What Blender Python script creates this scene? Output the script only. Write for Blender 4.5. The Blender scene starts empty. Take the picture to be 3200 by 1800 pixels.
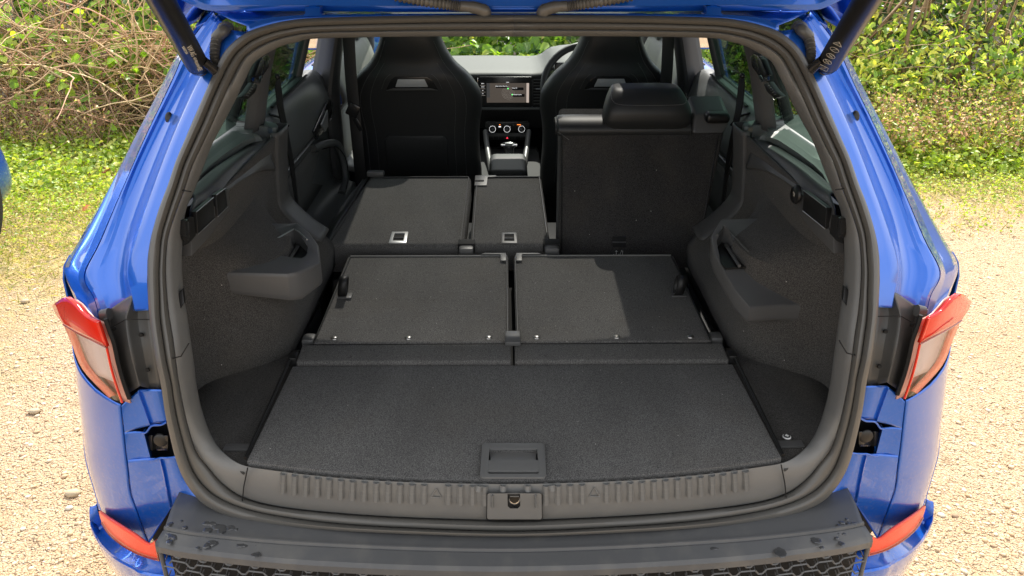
import bpy, bmesh, math, random
import numpy as np
from mathutils import Vector, Matrix
random.seed(7); rng = np.random.default_rng(7)
S = bpy.context.scene
COL = S.collection
# ---------------------------------------------------------------- camera
PITCH = math.radians(25.7); YAW = math.radians(0.53)
CAM = Vector((-0.0165, -1.12, 1.68))
cd = bpy.data.cameras.new('camera'); cam = bpy.data.objects.new('camera', cd); COL.objects.link(cam)
cam.location = CAM; cam.rotation_euler = (math.pi/2-PITCH, 0, -YAW)
cd.sensor_width = 36; cd.lens = 28.0; cd.clip_start = 0.02; cd.clip_end = 500
S.camera = cam
S.render.resolution_x = 1024; S.render.resolution_y = 576
# ---------------------------------------------------------------- sky, sun, exposure
SUN_ELEV = math.radians(48); SUN_AZ = math.radians(8)      # azimuth clockwise from +y (ahead of the car, a little to the right)
w = bpy.data.worlds.new('World'); S.world = w; w.use_nodes = True
nt = w.node_tree; N = nt.nodes; L = nt.links; N.clear()
out = N.new('ShaderNodeOutputWorld'); bg = N.new('ShaderNodeBackground')
sky = N.new('ShaderNodeTexSky'); sky.sky_type = 'NISHITA'; sky.sun_disc = False
sky.sun_elevation = SUN_ELEV; sky.sun_rotation = SUN_AZ
tc = N.new('ShaderNodeTexCoord'); nz = N.new('ShaderNodeTexNoise'); nz.inputs['Scale'].default_value = 2.2; nz.inputs['Detail'].default_value = 6
mp = N.new('ShaderNodeMapping'); mp.inputs['Scale'].default_value = (1, 1, 2.2)
rp = N.new('ShaderNodeValToRGB'); rp.color_ramp.elements[0].position = .34; rp.color_ramp.elements[1].position = .56
rp.color_ramp.elements[0].color = (.38, .38, .38, 1)
mx = N.new('ShaderNodeMix'); mx.data_type = 'RGBA'; mx.inputs['B'].default_value = (7.3, 7.25, 7.2, 1)
L.new(tc.outputs['Generated'], mp.inputs['Vector']); L.new(mp.outputs[0], nz.inputs['Vector']); L.new(nz.outputs['Fac'], rp.inputs['Fac'])
L.new(rp.outputs['Color'], mx.inputs['Factor']); L.new(sky.outputs[0], mx.inputs['A'])
L.new(mx.outputs['Result'], bg.inputs['Color']); bg.inputs['Strength'].default_value = 0.12
L.new(bg.outputs[0], out.inputs[0])
sd = bpy.data.lights.new('sun', 'SUN'); sd.energy = 4.2; sd.angle = math.radians(.5); sd.color = (1, .95, .87)
so = bpy.data.objects.new('sun', sd); COL.objects.link(so)
sv = Vector((math.sin(SUN_AZ)*math.cos(SUN_ELEV), math.cos(SUN_AZ)*math.cos(SUN_ELEV), math.sin(SUN_ELEV)))
so.rotation_euler = sv.to_track_quat('Z', 'Y').to_euler(); so.location = sv*30
S.view_settings.view_transform = 'Standard'; S.view_settings.look = 'None'; S.view_settings.gamma = 1
S.view_settings.use_curve_mapping = False; S.view_settings.exposure = 1.1
# ---------------------------------------------------------------- points of the place seen at a pixel of the photograph
FPX = 3200/36*28.0
fw = Vector((math.sin(YAW)*math.cos(PITCH), math.cos(YAW)*math.cos(PITCH), -math.sin(PITCH)))
rt = Vector((math.cos(YAW), -math.sin(YAW), 0)); upv = rt.cross(fw)
def ray(px, py): return fw + rt*((px-1600)/FPX) - upv*((py-900)/FPX)
def PY(px, py, y): d = ray(px, py); return CAM + d*((y-CAM.y)/d.y)
def PZ(px, py, z): d = ray(px, py); return CAM + d*((z-CAM.z)/d.z)
def PX(px, py, x): d = ray(px, py); return CAM + d*((x-CAM.x)/d.x)
def gz(z): return 0.0 if z < .95 else .33*((z-.95)/.54)**1.3
def PT(px, py, dl=0.0, k=.24):                      # the curved tail of the car: leans forward with height, curves forward to the sides
    d = ray(px, py); t = .9
    f = lambda t: (lambda p: p.y-(gz(p.z)+k*p.x*p.x+dl))(CAM+d*t)
    a, b = .3, 4.0
    for _ in range(40):
        m = (a+b)/2
        if f(m) > 0: b = m
        else: a = m
    return CAM+d*a
def yb(x): x = abs(x); return .24*x*x+2.0*max(0, x-.68)**2
def PB(px, py, dl=0.0):                             # rounded rear corner; a ray that only grazes it gives the silhouette point
    d = ray(px, py); f = lambda t: (lambda p: p.y-yb(p.x)-dl)(CAM+d*t)
    best = -9; bt = 1; t = .6
    while t < 2.4:
        v = f(t)
        if v > 0:
            a, b = t-.01, t
            for _ in range(20):
                m = (a+b)/2
                if f(m) > 0: b = m
                else: a = m
            return CAM+d*a
        if v > best: best, bt = v, t
        t += .01
    return CAM+d*bt
def PS(px, py, off=0.0):                            # flank of the car, leaning in above the shoulder
    d = ray(px, py); a, b = .3, 6.0
    for _ in range(40):
        m = (a+b)/2; p = CAM+d*m
        if abs(p.x) > .905-.60*max(0, p.z-1.03)-off: b = m
        else: a = m
    return CAM+d*a
def crop(ox, oy, s=4.2617): return lambda x, y: (ox+x/s, oy+y/s)
C1, C2, C3, C4, C5, C6, C7, C8 = crop(400, 0), crop(300, 300), crop(150, 600), crop(150, 900), crop(200, 1200), crop(250, 1460), crop(1400, 1370), crop(600, 560)
DD = lambda x, y: (x*1.24224, y*1.24224)
def mx_(p, s): return Vector((p[0]*s, p[1], p[2]))   # s = 1 as measured (left), -1 mirrored
# ---------------------------------------------------------------- materials
def mat(name, col, rough=.5, metal=0, coat=0, spec=.5, bump=None, vary=None, trans=0, ior=1.45, coat_r=.03, emis=None):
    m = bpy.data.materials.new(name); m.use_nodes = True; n = m.node_tree.nodes; l = m.node_tree.links; b = n['Principled BSDF']
    b.inputs['Base Color'].default_value = (*col, 1); b.inputs['Roughness'].default_value = rough; b.inputs['Metallic'].default_value = metal
    b.inputs['Coat Weight'].default_value = coat; b.inputs['Coat Roughness'].default_value = coat_r; b.inputs['Specular IOR Level'].default_value = spec
    b.inputs['Transmission Weight'].default_value = trans; b.inputs['IOR'].default_value = ior
    t = n.new('ShaderNodeTexCoord')
    if bump:
        sc, st, dist = bump
        z = n.new('ShaderNodeTexNoise'); z.inputs['Scale'].default_value = sc; z.inputs['Detail'].default_value = 3
        u = n.new('ShaderNodeBump'); u.inputs['Strength'].default_value = st; u.inputs['Distance'].default_value = dist
        l.new(t.outputs['Object'], z.inputs['Vector']); l.new(z.outputs['Fac'], u.inputs['Height']); l.new(u.outputs[0], b.inputs['Normal'])
    if vary:                                        # (scale, colour, low, high)
        sc, c2, lo, hi = vary
        z = n.new('ShaderNodeTexNoise'); z.inputs['Scale'].default_value = sc; z.inputs['Detail'].default_value = 4
        r = n.new('ShaderNodeMapRange'); r.inputs['From Min'].default_value = lo; r.inputs['From Max'].default_value = hi
        x = n.new('ShaderNodeMix'); x.data_type = 'RGBA'; x.inputs['A'].default_value = (*col, 1); x.inputs['B'].default_value = (*c2, 1)
        l.new(t.outputs['Object'], z.inputs['Vector']); l.new(z.outputs['Fac'], r.inputs['Value']); l.new(r.outputs[0], x.inputs['Factor']); l.new(x.outputs['Result'], b.inputs['Base Color'])
    if emis: b.inputs['Emission Color'].default_value = (*emis[0], 1); b.inputs['Emission Strength'].default_value = emis[1]
    return m
def paint():
    m = mat('blue_paint', (.006, .115, .56), .34, .50, 1, coat_r=.015)
    n = m.node_tree.nodes; l = m.node_tree.links; b = n['Principled BSDF']; t = n.new('ShaderNodeTexCoord')
    z = n.new('ShaderNodeTexNoise'); z.inputs['Scale'].default_value = 900; z.inputs['Detail'].default_value = 1
    u = n.new('ShaderNodeBump'); u.inputs['Strength'].default_value = .12; u.inputs['Distance'].default_value = .0004
    l.new(t.outputs['Object'], z.inputs['Vector']); l.new(z.outputs['Fac'], u.inputs['Height']); l.new(u.outputs[0], b.inputs['Normal'])
    # dust thrown up on the lower panels
    g = n.new('ShaderNodeNewGeometry'); sp = n.new('ShaderNodeSeparateXYZ'); l.new(g.outputs['Position'], sp.inputs[0])
    mr = n.new('ShaderNodeMapRange'); mr.inputs['From Min'].default_value = .95; mr.inputs['From Max'].default_value = .45; l.new(sp.outputs['Z'], mr.inputs['Value'])
    z2 = n.new('ShaderNodeTexNoise'); z2.inputs['Scale'].default_value = 160; z2.inputs['Detail'].default_value = 5
    l.new(t.outputs['Object'], z2.inputs['Vector'])
    r2 = n.new('ShaderNodeMapRange'); r2.inputs['From Min'].default_value = .50; r2.inputs['From Max'].default_value = .72; r2.inputs['To Max'].default_value = .22; l.new(z2.outputs['Fac'], r2.inputs['Value'])
    mu = n.new('ShaderNodeMath'); mu.operation = 'MULTIPLY'; l.new(mr.outputs[0], mu.inputs[0]); l.new(r2.outputs[0], mu.inputs[1])
    x = n.new('ShaderNodeMix'); x.data_type = 'RGBA'; x.inputs['A'].default_value = (.006, .115, .56, 1); x.inputs['B'].default_value = (.38, .30, .23, 1)
    l.new(mu.outputs[0], x.inputs['Factor']); l.new(x.outputs['Result'], b.inputs['Base Color'])
    return m
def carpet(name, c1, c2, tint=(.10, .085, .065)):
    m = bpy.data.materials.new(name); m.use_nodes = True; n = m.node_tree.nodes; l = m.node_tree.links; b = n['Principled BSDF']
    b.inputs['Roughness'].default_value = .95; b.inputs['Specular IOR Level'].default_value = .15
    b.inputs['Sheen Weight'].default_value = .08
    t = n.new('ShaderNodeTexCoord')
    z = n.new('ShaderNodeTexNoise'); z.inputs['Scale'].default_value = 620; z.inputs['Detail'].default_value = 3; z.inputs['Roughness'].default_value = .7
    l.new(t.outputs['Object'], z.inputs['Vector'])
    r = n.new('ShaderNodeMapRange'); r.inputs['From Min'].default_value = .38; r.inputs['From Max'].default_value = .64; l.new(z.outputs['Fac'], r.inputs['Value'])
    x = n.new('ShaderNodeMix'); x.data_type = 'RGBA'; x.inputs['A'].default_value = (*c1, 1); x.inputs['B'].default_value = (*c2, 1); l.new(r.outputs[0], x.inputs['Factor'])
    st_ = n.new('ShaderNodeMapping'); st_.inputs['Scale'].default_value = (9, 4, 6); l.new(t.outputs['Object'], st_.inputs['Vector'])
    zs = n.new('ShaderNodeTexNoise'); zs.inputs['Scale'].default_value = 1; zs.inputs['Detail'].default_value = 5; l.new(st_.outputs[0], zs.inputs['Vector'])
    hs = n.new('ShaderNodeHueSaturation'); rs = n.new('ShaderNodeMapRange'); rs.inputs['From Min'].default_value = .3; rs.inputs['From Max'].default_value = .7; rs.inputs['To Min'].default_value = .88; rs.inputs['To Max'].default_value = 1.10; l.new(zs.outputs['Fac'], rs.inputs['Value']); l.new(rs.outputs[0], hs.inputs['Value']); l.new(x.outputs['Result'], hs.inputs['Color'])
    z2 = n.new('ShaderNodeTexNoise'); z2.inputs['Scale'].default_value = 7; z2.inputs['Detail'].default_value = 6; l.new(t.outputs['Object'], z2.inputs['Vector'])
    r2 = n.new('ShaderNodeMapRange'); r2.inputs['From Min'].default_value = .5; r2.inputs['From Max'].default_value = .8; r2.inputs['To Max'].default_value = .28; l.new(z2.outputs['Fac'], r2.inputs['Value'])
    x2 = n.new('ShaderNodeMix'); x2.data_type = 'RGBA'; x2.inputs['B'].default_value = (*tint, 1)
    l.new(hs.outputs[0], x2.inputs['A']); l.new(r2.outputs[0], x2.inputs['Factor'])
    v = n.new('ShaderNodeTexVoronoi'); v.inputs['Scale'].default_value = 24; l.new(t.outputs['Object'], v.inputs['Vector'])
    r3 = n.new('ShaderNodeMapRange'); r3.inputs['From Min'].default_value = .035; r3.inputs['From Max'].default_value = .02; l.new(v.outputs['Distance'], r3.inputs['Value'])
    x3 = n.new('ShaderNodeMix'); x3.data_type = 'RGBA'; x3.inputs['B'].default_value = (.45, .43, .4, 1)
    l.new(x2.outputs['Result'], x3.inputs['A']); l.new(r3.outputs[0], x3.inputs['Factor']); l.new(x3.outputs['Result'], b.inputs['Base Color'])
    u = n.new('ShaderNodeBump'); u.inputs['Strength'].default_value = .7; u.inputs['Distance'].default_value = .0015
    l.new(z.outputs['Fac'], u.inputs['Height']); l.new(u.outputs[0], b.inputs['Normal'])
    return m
def thin_glass(name, tint, refl=.12, rough=.0):
    m = bpy.data.materials.new(name); m.use_nodes = True; n = m.node_tree.nodes; l = m.node_tree.links; n.clear()
    o = n.new('ShaderNodeOutputMaterial'); t = n.new('ShaderNodeBsdfTransparent'); t.inputs[0].default_value = (*tint, 1)
    g = n.new('ShaderNodeBsdfGlossy'); g.inputs['Roughness'].default_value = rough; f = n.new('ShaderNodeFresnel'); f.inputs[0].default_value = 1.45
    ml = n.new('ShaderNodeMath'); ml.operation = 'MULTIPLY'; ml.inputs[1].default_value = refl/.04*.35; l.new(f.outputs[0], ml.inputs[0]); ml.use_clamp = True
    x = n.new('ShaderNodeMixShader'); l.new(ml.outputs[0], x.inputs[0]); l.new(t.outputs[0], x.inputs[1]); l.new(g.outputs[0], x.inputs[2]); l.new(x.outputs[0], o.inputs[0])
    return m
M = dict(
 paint=paint(),
 rubber=mat('rubber', (.090, .087, .080), .36, spec=.55, bump=(60, .15, .002)),
 grain=mat('grained_plastic', (.082, .082, .081), .40, bump=(700, .5, .0006)),
 trim=mat('grey_grained_trim', (.135, .136, .133), .40, bump=(650, .55, .0006), vary=(9, (.175, .172, .16), .5, .8)),
 blackp=mat('black_plastic', (.012, .012, .012), .35),
 satin=mat('satin_black', (.018, .018, .018), .22),
 bumper=mat('bumper_plastic', (.082, .084, .087), .45, bump=(900, .35, .0004), vary=(14, (.12, .118, .112), .5, .75)),
 bracket=mat('bracket_plastic', (.065, .065, .063), .36, bump=(800, .15, .0004)),
 leather=mat('black_leather', (.026, .027, .027), .46, bump=(500, .25, .0006)),
 armr=mat('armrest_leather', (.010, .011, .010), .62), ledge=mat('ledge_plastic', (.11, .125, .117), .42, bump=(650, .5, .0006)),  # ledge: green light from the tinted window put into its colour
 greyc=mat('grey_cloth', (.30, .30, .27), .9, bump=(600, .3, .0006)),
 dash=mat('dashboard_skin', (.046, .049, .047), .65, bump=(600, .3, .0006)),
 door=mat('door_card', (.085, .09, .088), .40, bump=(600, .3, .0006)),
 pillar=mat('pillar_cloth', (.10, .10, .10), .9, bump=(500, .6, .001)),
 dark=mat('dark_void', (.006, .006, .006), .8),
 chrome=mat('chrome', (.75, .75, .75), .12, 1),
 silver=mat('satin_silver', (.42, .43, .43), .38, .7),
 steel=mat('steel', (.45, .44, .42), .22, 1),
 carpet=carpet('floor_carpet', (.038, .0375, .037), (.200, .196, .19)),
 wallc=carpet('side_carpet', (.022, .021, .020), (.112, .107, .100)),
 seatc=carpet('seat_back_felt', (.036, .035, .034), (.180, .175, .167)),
 red=mat('red_lens', (.72, .022, .008), .10, 0, .5, spec=.35, trans=.12, coat_r=.02),
 redr=mat('red_reflector', (.85, .075, .035), .35, 0, .25, spec=.3, coat_r=.1, bump=(900, .6, .0008)),
 clear=thin_glass('clear_lens', (.94, .86, .83), .10),
 glass=thin_glass('tinted_side_glass', (.32, .42, .38), .05),
 screenglass=thin_glass('windscreen_glass', (.90, .95, .92), .03),
 addedglass=thin_glass('added_roof_glass', (.20, .20, .195), .05),
 stitch=mat('grey_thread', (.17, .17, .165), .8),
 belt=mat('belt_webbing', (.010, .010, .010), .5),
 tyre=mat('tyre', (.02, .02, .02), .8), rim=mat('alloy', (.5, .5, .5), .3, 1),
 white=mat('white_print', (.7, .7, .68), .6),
 wdiff=mat('white_diffuser', (.86, .85, .84), .35, bump=(400, .3, .001)), adiff=mat('amber_diffuser', (.40, .22, .08), .3),
 lampb=mat('lamp_body', (.55, .30, .24), .3), rdiff=mat('red_diffuser', (.85, .22, .12), .35), strut=mat('strut_black', (.014, .014, .014), .33), print=mat('grey_print', (.42, .40, .34), .6),
 satin2=mat('grille_plastic', (.10, .10, .10), .36), rimred=mat('reflector_rim_red', (.22, .03, .012), .2, coat=1),
 backc=carpet('shaded_back_felt', (.014, .0135, .013), (.075, .072, .07)), handlep=mat('handle_plastic', (.135, .135, .132), .42, bump=(650, .4, .0006)), cupm=mat('cup_box_plastic', (.10, .10, .10), .34, bump=(700, .5, .0006)), rivet=mat('rivet_steel', (.35, .34, .32), .3, .9), seampipe=mat('pale_piping', (.16, .16, .15), .5), cloth2=mat('dark_cloth', (.085, .085, .08), .9, bump=(90, .4, .002)),  # backc: same seat felt, darkened for the shade on the upright back
 door2=mat('pillar_plastic', (.035, .036, .036), .5), door3=mat('front_door_card', (.14, .14, .13), .5), glass2=thin_glass('front_side_glass', (.82, .88, .84), .03), pillar2=mat('screen_pillar_lining', (.09, .09, .09), .7),
 privacy=thin_glass('privacy_glass', (.13, .18, .155), .05), headl=mat('headlining', (.25, .25, .24), .9), roofin=mat('roof_skin', (.006, .085, .50), .3, .5, 1), silverlit=mat('ribbed_silver', (.55, .56, .57), .4, .2),
 screen=mat('screen_map', (.01, .01, .01), .2, emis=((.085, .07, .058), .45)), screen2=mat('screen_bar', (.01, .01, .01), .2, emis=((.55, .46, .40), .45)), screen3=mat('screen_side', (.01, .01, .01), .2, emis=((.03, .03, .03), .8)),
 screen2b=mat('screen_lines', (.05, .05, .05), .3, emis=((.18, .16, .14), .8)), scrtext=mat('screen_letters', (.2, .2, .2), .3, emis=((.7, .7, .7), .8)), green=mat('green_pin', (.1, .5, .1), .3, emis=((.1, .7, .15), .9)),
 orange=mat('amber_light', (.3, .1, .02), .3, emis=((1, .25, .04), 1.0)), redlamp=mat('red_light', (.3, .02, .03), .3, emis=((.9, .04, .08), .7)),
 water=mat('water', (.055, .056, .058), .05, spec=.8),
)
# ---------------------------------------------------------------- mesh helpers
def link(name, me, m, parent=None, sharp=40, kind=None, label=None):
    o = bpy.data.objects.new(name, me); COL.objects.link(o)
    if m is not None: me.materials.append(m)
    if parent is not None: o.parent = parent
    if sharp is not None and len(me.polygons):
        me.polygons.foreach_set('use_smooth', [True]*len(me.polygons)); me.set_sharp_from_angle(angle=math.radians(sharp))
    if kind: o['kind'] = kind
    if label: o['label'] = label
    return o
def thing(name, label, cat, loc=(0, 0, 0), group=None):
    o = bpy.data.objects.new(name, None); COL.objects.link(o); o.location = loc; o['label'] = label; o['category'] = cat; o.empty_display_size = .2
    if group: o['group'] = group
    return o
def cr(pts, k):                                     # Catmull-Rom through the points, k steps per span
    P = np.array([list(p) for p in pts], float); n = len(P)
    if n < 3 or k == 1:
        if k == 1: return P
        t = np.linspace(0, 1, (n-1)*k+1)[:, None]; return P[0]*(1-t)+P[-1]*t if n == 2 else P
    E = np.vstack([2*P[0]-P[1], P, 2*P[-1]-P[-2]]); o = []
    for i in range(n-1):
        a, b, c, d = E[i:i+4]
        for j in range(k):
            t = j/k; o.append(.5*((2*b)+(-a+c)*t+(2*a-5*b+4*c-d)*t*t+(-a+3*b-3*c+d)*t**3))
    o.append(P[-1]); return np.array(o)
def face_cam(me):                                   # normals towards the viewer's side, so that thickness goes behind
    s = 0
    for p in me.polygons: s += p.normal.dot(CAM-p.center)*p.area
    if s < 0: me.flip_normals()
def grid_mesh(name, G, flip=True):
    nv, nu = G.shape[:2]; V = G.reshape(-1, 3)
    F = [(j*nu+i, j*nu+i+1, (j+1)*nu+i+1, (j+1)*nu+i) for j in range(nv-1) for i in range(nu-1)]
    me = bpy.data.meshes.new(name); me.from_pydata([tuple(v) for v in V], [], F); me.update()
    if flip: face_cam(me)
    return me
def loft(name, rails, m, parent=None, k=4, kv=1, thick=.0, sharp=35, flip=True, **kw):
    R = np.array([cr(r, k) for r in rails])
    if kv > 1: R = np.stack([cr(R[:, i], kv) for i in range(R.shape[1])], 1)
    o = link(name, grid_mesh(name, R, flip), m, parent, sharp, **kw)
    if thick:
        s = o.modifiers.new('thickness', 'SOLIDIFY'); s.thickness = thick; s.offset = -1
    return o
def rbox(name, c, size, r, m, parent=None, rot=None, seg=2, taper=None, **kw):
    bm = bmesh.new(); bmesh.ops.create_cube(bm, size=1)
    for v in bm.verts:
        if taper and v.co.z > 0: v.co.x *= taper[0]; v.co.y *= taper[1]
        v.co = Vector((v.co.x*size[0], v.co.y*size[1], v.co.z*size[2]))
    if r: bmesh.ops.bevel(bm, geom=list(bm.edges), offset=min(r, min(size)*.45), segments=seg, affect='EDGES', profile=.6)
    if rot is not None: bmesh.ops.rotate(bm, verts=bm.verts, matrix=rot if isinstance(rot, Matrix) else Matrix.Rotation(rot, 3, 'Z'))
    bmesh.ops.translate(bm, verts=bm.verts, vec=Vector(c))
    me = bpy.data.meshes.new(name); bm.to_mesh(me); bm.free(); return link(name, me, m, parent, **kw)
def prism(name, pts, vec, m, parent=None, r=0, seg=2, **kw):
    bm = bmesh.new(); n = len(pts); vs = [bm.verts.new(Vector(p)) for p in pts]; ws = [bm.verts.new(Vector(p)+Vector(vec)) for p in pts]
    bm.faces.new(vs[::-1]); bm.faces.new(ws)
    for i in range(n): bm.faces.new((vs[i], vs[(i+1) % n], ws[(i+1) % n], ws[i]))
    bmesh.ops.recalc_face_normals(bm, faces=bm.faces)
    if r: bmesh.ops.bevel(bm, geom=list(bm.edges), offset=r, segments=seg, affect='EDGES', profile=.6, clamp_overlap=True)
    me = bpy.data.meshes.new(name); bm.to_mesh(me); bm.free(); return link(name, me, m, parent, **kw)
def tube_arrays(P, r, n=8, flat=1.0, caps=True, nrm=None):
    P = np.array([list(p) for p in P], float); K = len(P); r = np.full(K, r) if np.isscalar(r) else np.array(r, float)
    T = np.gradient(P, axis=0); T /= np.linalg.norm(T, axis=1)[:, None]+1e-12
    a = np.array(nrm, float) if nrm is not None else (np.array([0, 0, 1.]) if abs(T[0][2]) < .9 else np.array([1., 0, 0]))
    V = []
    for i in range(K):
        a = a-T[i]*a.dot(T[i]); a /= np.linalg.norm(a)+1e-12; b = np.cross(T[i], a)
        for j in range(n):
            th = 2*math.pi*j/n; V.append(P[i]+r[i]*(math.cos(th)*b+math.sin(th)*a*flat))
    F = [(i*n+j, i*n+(j+1) % n, (i+1)*n+(j+1) % n, (i+1)*n+j) for i in range(K-1) for j in range(n)]
    if caps: F += [tuple(range(n-1, -1, -1)), tuple(range((K-1)*n, K*n))]
    return V, F
def tube(name, P, r, m, parent=None, n=10, flat=1.0, nrm=None, **kw):
    V, F = tube_arrays(P, r, n, flat, True, nrm); me = bpy.data.meshes.new(name); me.from_pydata([tuple(v) for v in V], [], F); me.update()
    return link(name, me, m, parent, sharp=50, **kw)
def tubes(name, list_, m, parent=None, n=6, **kw):  # many strands of one part joined
    V = []; F = []
    for P, r in list_:
        v, f = tube_arrays(P, r, n); o = len(V); V += v; F += [tuple(i+o for i in q) for q in f]
    me = bpy.data.meshes.new(name); me.from_pydata([tuple(v) for v in V], [], F); me.update(); return link(name, me, m, parent, sharp=50, **kw)
def rings(name, secs, m, parent=None, n=28, k=4, **kw):    # (cx, cy, z, half x, half y, exponent)
    R = []
    for cx, cy, z, hx, hy, e in secs:
        row = []
        for j in range(n):
            t = 2*math.pi*j/n; c, s = math.cos(t), math.sin(t)
            row.append((cx+hx*math.copysign(abs(c)**(2/e), c), cy+hy*math.copysign(abs(s)**(2/e), s), z))
        R.append(row)
    R = np.array(R); G = np.stack([cr(R[:, j], k) for j in range(n)], 1); K = len(G); V = G.reshape(-1, 3)
    F = [(i*n+j, i*n+(j+1) % n, (i+1)*n+(j+1) % n, (i+1)*n+j) for i in range(K-1) for j in range(n)]+[tuple(range(n-1, -1, -1)), tuple(range((K-1)*n, K*n))]
    me = bpy.data.meshes.new(name); me.from_pydata([tuple(v) for v in V], [], F); me.update(); return link(name, me, m, parent, sharp=45, **kw)
def disc(name, c, nrm, r, h, m, parent=None, n=20, ry=None, dome=False, **kw):
    nrm = Vector(nrm).normalized(); q = Vector((0, 0, 1)).rotation_difference(nrm); ry = ry or r
    prof = [(1, 0), (.97, h*.6), (.85, h), (0, h)] if not dome else [(1, 0), (.92, h*.45), (.7, h*.8), (.35, h*.97), (0, h)]
    V = []; F = []
    for a, z in prof[:-1]:
        for j in range(n): t = 2*math.pi*j/n; V.append(Vector(c)+q@Vector((r*a*math.cos(t), ry*a*math.sin(t), z)))
    V.append(Vector(c)+q@Vector((0, 0, h))); K = len(prof)-1
    F = [(i*n+j, i*n+(j+1) % n, (i+1)*n+(j+1) % n, (i+1)*n+j) for i in range(K-1) for j in range(n)]+[((K-1)*n+j, (K-1)*n+(j+1) % n, K*n) for j in range(n)]+[tuple(range(n-1, -1, -1))]
    me = bpy.data.meshes.new(name); me.from_pydata([tuple(v) for v in V], [], F); me.update(); return link(name, me, m, parent, sharp=50, **kw)
def cut(o, cutter):
    b = o.modifiers.new('b', 'BOOLEAN'); b.object = cutter; b.operation = 'DIFFERENCE'; b.solver = 'EXACT'
    bpy.context.view_layer.update(); dg = bpy.context.evaluated_depsgraph_get()
    me = bpy.data.meshes.new_from_object(o.evaluated_get(dg)); o.modifiers.clear(); o.data = me
    me.set_sharp_from_angle(angle=math.radians(35)); bpy.data.objects.remove(cutter)
def text(name, s, p, ex, ey, size, m, parent=None, th=.0004):
    c = bpy.data.curves.new(name, 'FONT'); c.body = s; c.size = size; c.extrude = th; c.align_x = 'CENTER'; c.align_y = 'CENTER'; c.resolution_u = 2
    t = bpy.data.objects.new(name+'_t', c); COL.objects.link(t); bpy.context.view_layer.update()
    me = bpy.data.meshes.new_from_object(t.evaluated_get(bpy.context.evaluated_depsgraph_get())); bpy.data.objects.remove(t)
    ex = Vector(ex).normalized(); ey = Vector(ey).normalized(); ez = ex.cross(ey)
    Mx = Matrix((ex, ey, ez)).transposed().to_4x4(); Mx.translation = Vector(p); me.transform(Mx)
    me.materials.clear(); return link(name, me, m, parent, sharp=None)
# ================================================================ the blue car
car = thing('car', 'blue five-door car seen from behind with its tailgate open and rear seats folded', 'car')
# seal stations: rows of (outer edge, groove, bead end, inner trim edge), photograph pixels of the left half, top centre to bottom centre
ST = [((1606,46),(1606,70),(1606,94),(1606,114)), ((1300,48),(1300,72),(1300,95),(1300,114)), ((1000,55),(1000,80),(1000,101),(996,120)),
 ((900,64),(905,89),(912,111),(926,132)), ((830,80),(840,104),(855,126),(873,147)), ((771,101),(788,125),(806,148),(826,172)),
 ((724,136),(745,158),(766,178),(792,198)), ((693,174),(717,196),(742,216),(772,236)), ((670,225),(695,240),(722,256),(755,270)),
 ((644,282),(670,294),(698,308),(732,320)), ((607,368),(634,380),(662,390),(695,390)), ((577,438),(602,450),(630,458),(664,448)),
 ((549,504),(574,514),(600,522),(632,530)), ((525,577),(551,586),(577,592),(606,598)), ((498,648),(528,655),(552,658),(582,652)),
 ((474,731),(505,735),(527,736),(571,722)), ((462,799),(499,800),(519,800),(568,794)), ((460,858),(496,858),(518,858),(569,852)),
 ((462,925),(498,925),(522,925),(574,925)), ((467,994),(500,994),(530,994),(585,990)), ((476,1064),(509,1062),(541,1060),(594,1056)),
 ((488,1135),(520,1132),(550,1130),(604,1125)), ((503,1205),(535,1202),(560,1200),(613,1198)), ((515,1288),(547,1283),(575,1278),(628,1272)),
 ((530,1360),(563,1354),(592,1348),(650,1340)), ((548,1432),(583,1424),(615,1412),(678,1392)), ((570,1490),(604,1476),(652,1462),(716,1430)),
 ((600,1538),(636,1520),(694,1510),(765,1456)), ((640,1578),(682,1556),(755,1552),(850,1470)), ((705,1610),(750,1586),(850,1580),(960,1484)),
 ((800,1634),(860,1612),(990,1598),(1100,1497)), ((1000,1655),(1050,1637),(1180,1613),(1250,1506)), ((1250,1668),(1300,1652),(1390,1622),(1428,1511)),
 ((1606,1677),(1606,1661),(1606,1626),(1606,1513))]
def dl3(i): return (.03 if i < 9 else .05) if i < 24 else max(0, .05-.012*(i-23))
def rail(j, dl): return [PT(*s[j], (dl(i) if callable(dl) else dl)) for i, s in enumerate(ST)]
r0, r1, r2, r3 = rail(0, -.03), rail(1, -.018), rail(2, -.002), rail(3, dl3)
for r in (r0, r1, r2, r3): r[0].x = 0; r[-1].x = 0
def full(r): return [Vector(p) for p in r]+[Vector((-p.x, p.y, p.z)) for p in r[-2:0:-1]]
def closed_loft(name, rails, m, parent, k=4, thick=0.0, sharp=50):
    G = []
    for r in rails:
        f = full(r); n = len(f); ext = f[-3:]+f+f[:4]; c = cr(ext, k)[3*k:3*k+n*k+1]; G.append(c)
    o = link(name, grid_mesh(name, np.array(G)), m, parent, sharp)
    if thick: s = o.modifiers.new('thickness', 'SOLIDIFY'); s.thickness = thick; s.offset = -1
    return o
def mixr(a, b, t, push=0.0):
    o = []
    for i, (p, q) in enumerate(zip(a, b)):
        v = p.lerp(q, t); c = Vector((0, .0, 1.1)); d = (CAM-v).normalized(); o.append(v+d*push)
    for x in (o[0], o[-1]): x.x = 0
    return o
seal = closed_loft('door_seal', [mixr(r0, r1, 0, -.012)]+[mixr(r0, r1, t, .011*math.sin(math.pi*t)) for t in (0, .12, .3, .5, .7, .88, 1)]
     + [mixr(r1, r2, .04, -.006)]+[mixr(r1, r2, t, .008*math.sin(math.pi*t)) for t in (.08, .25, .5, .75, 1)], M['rubber'], car, thick=.004)
seal['label'] = 'black rubber tailgate seal around the opening'
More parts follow.
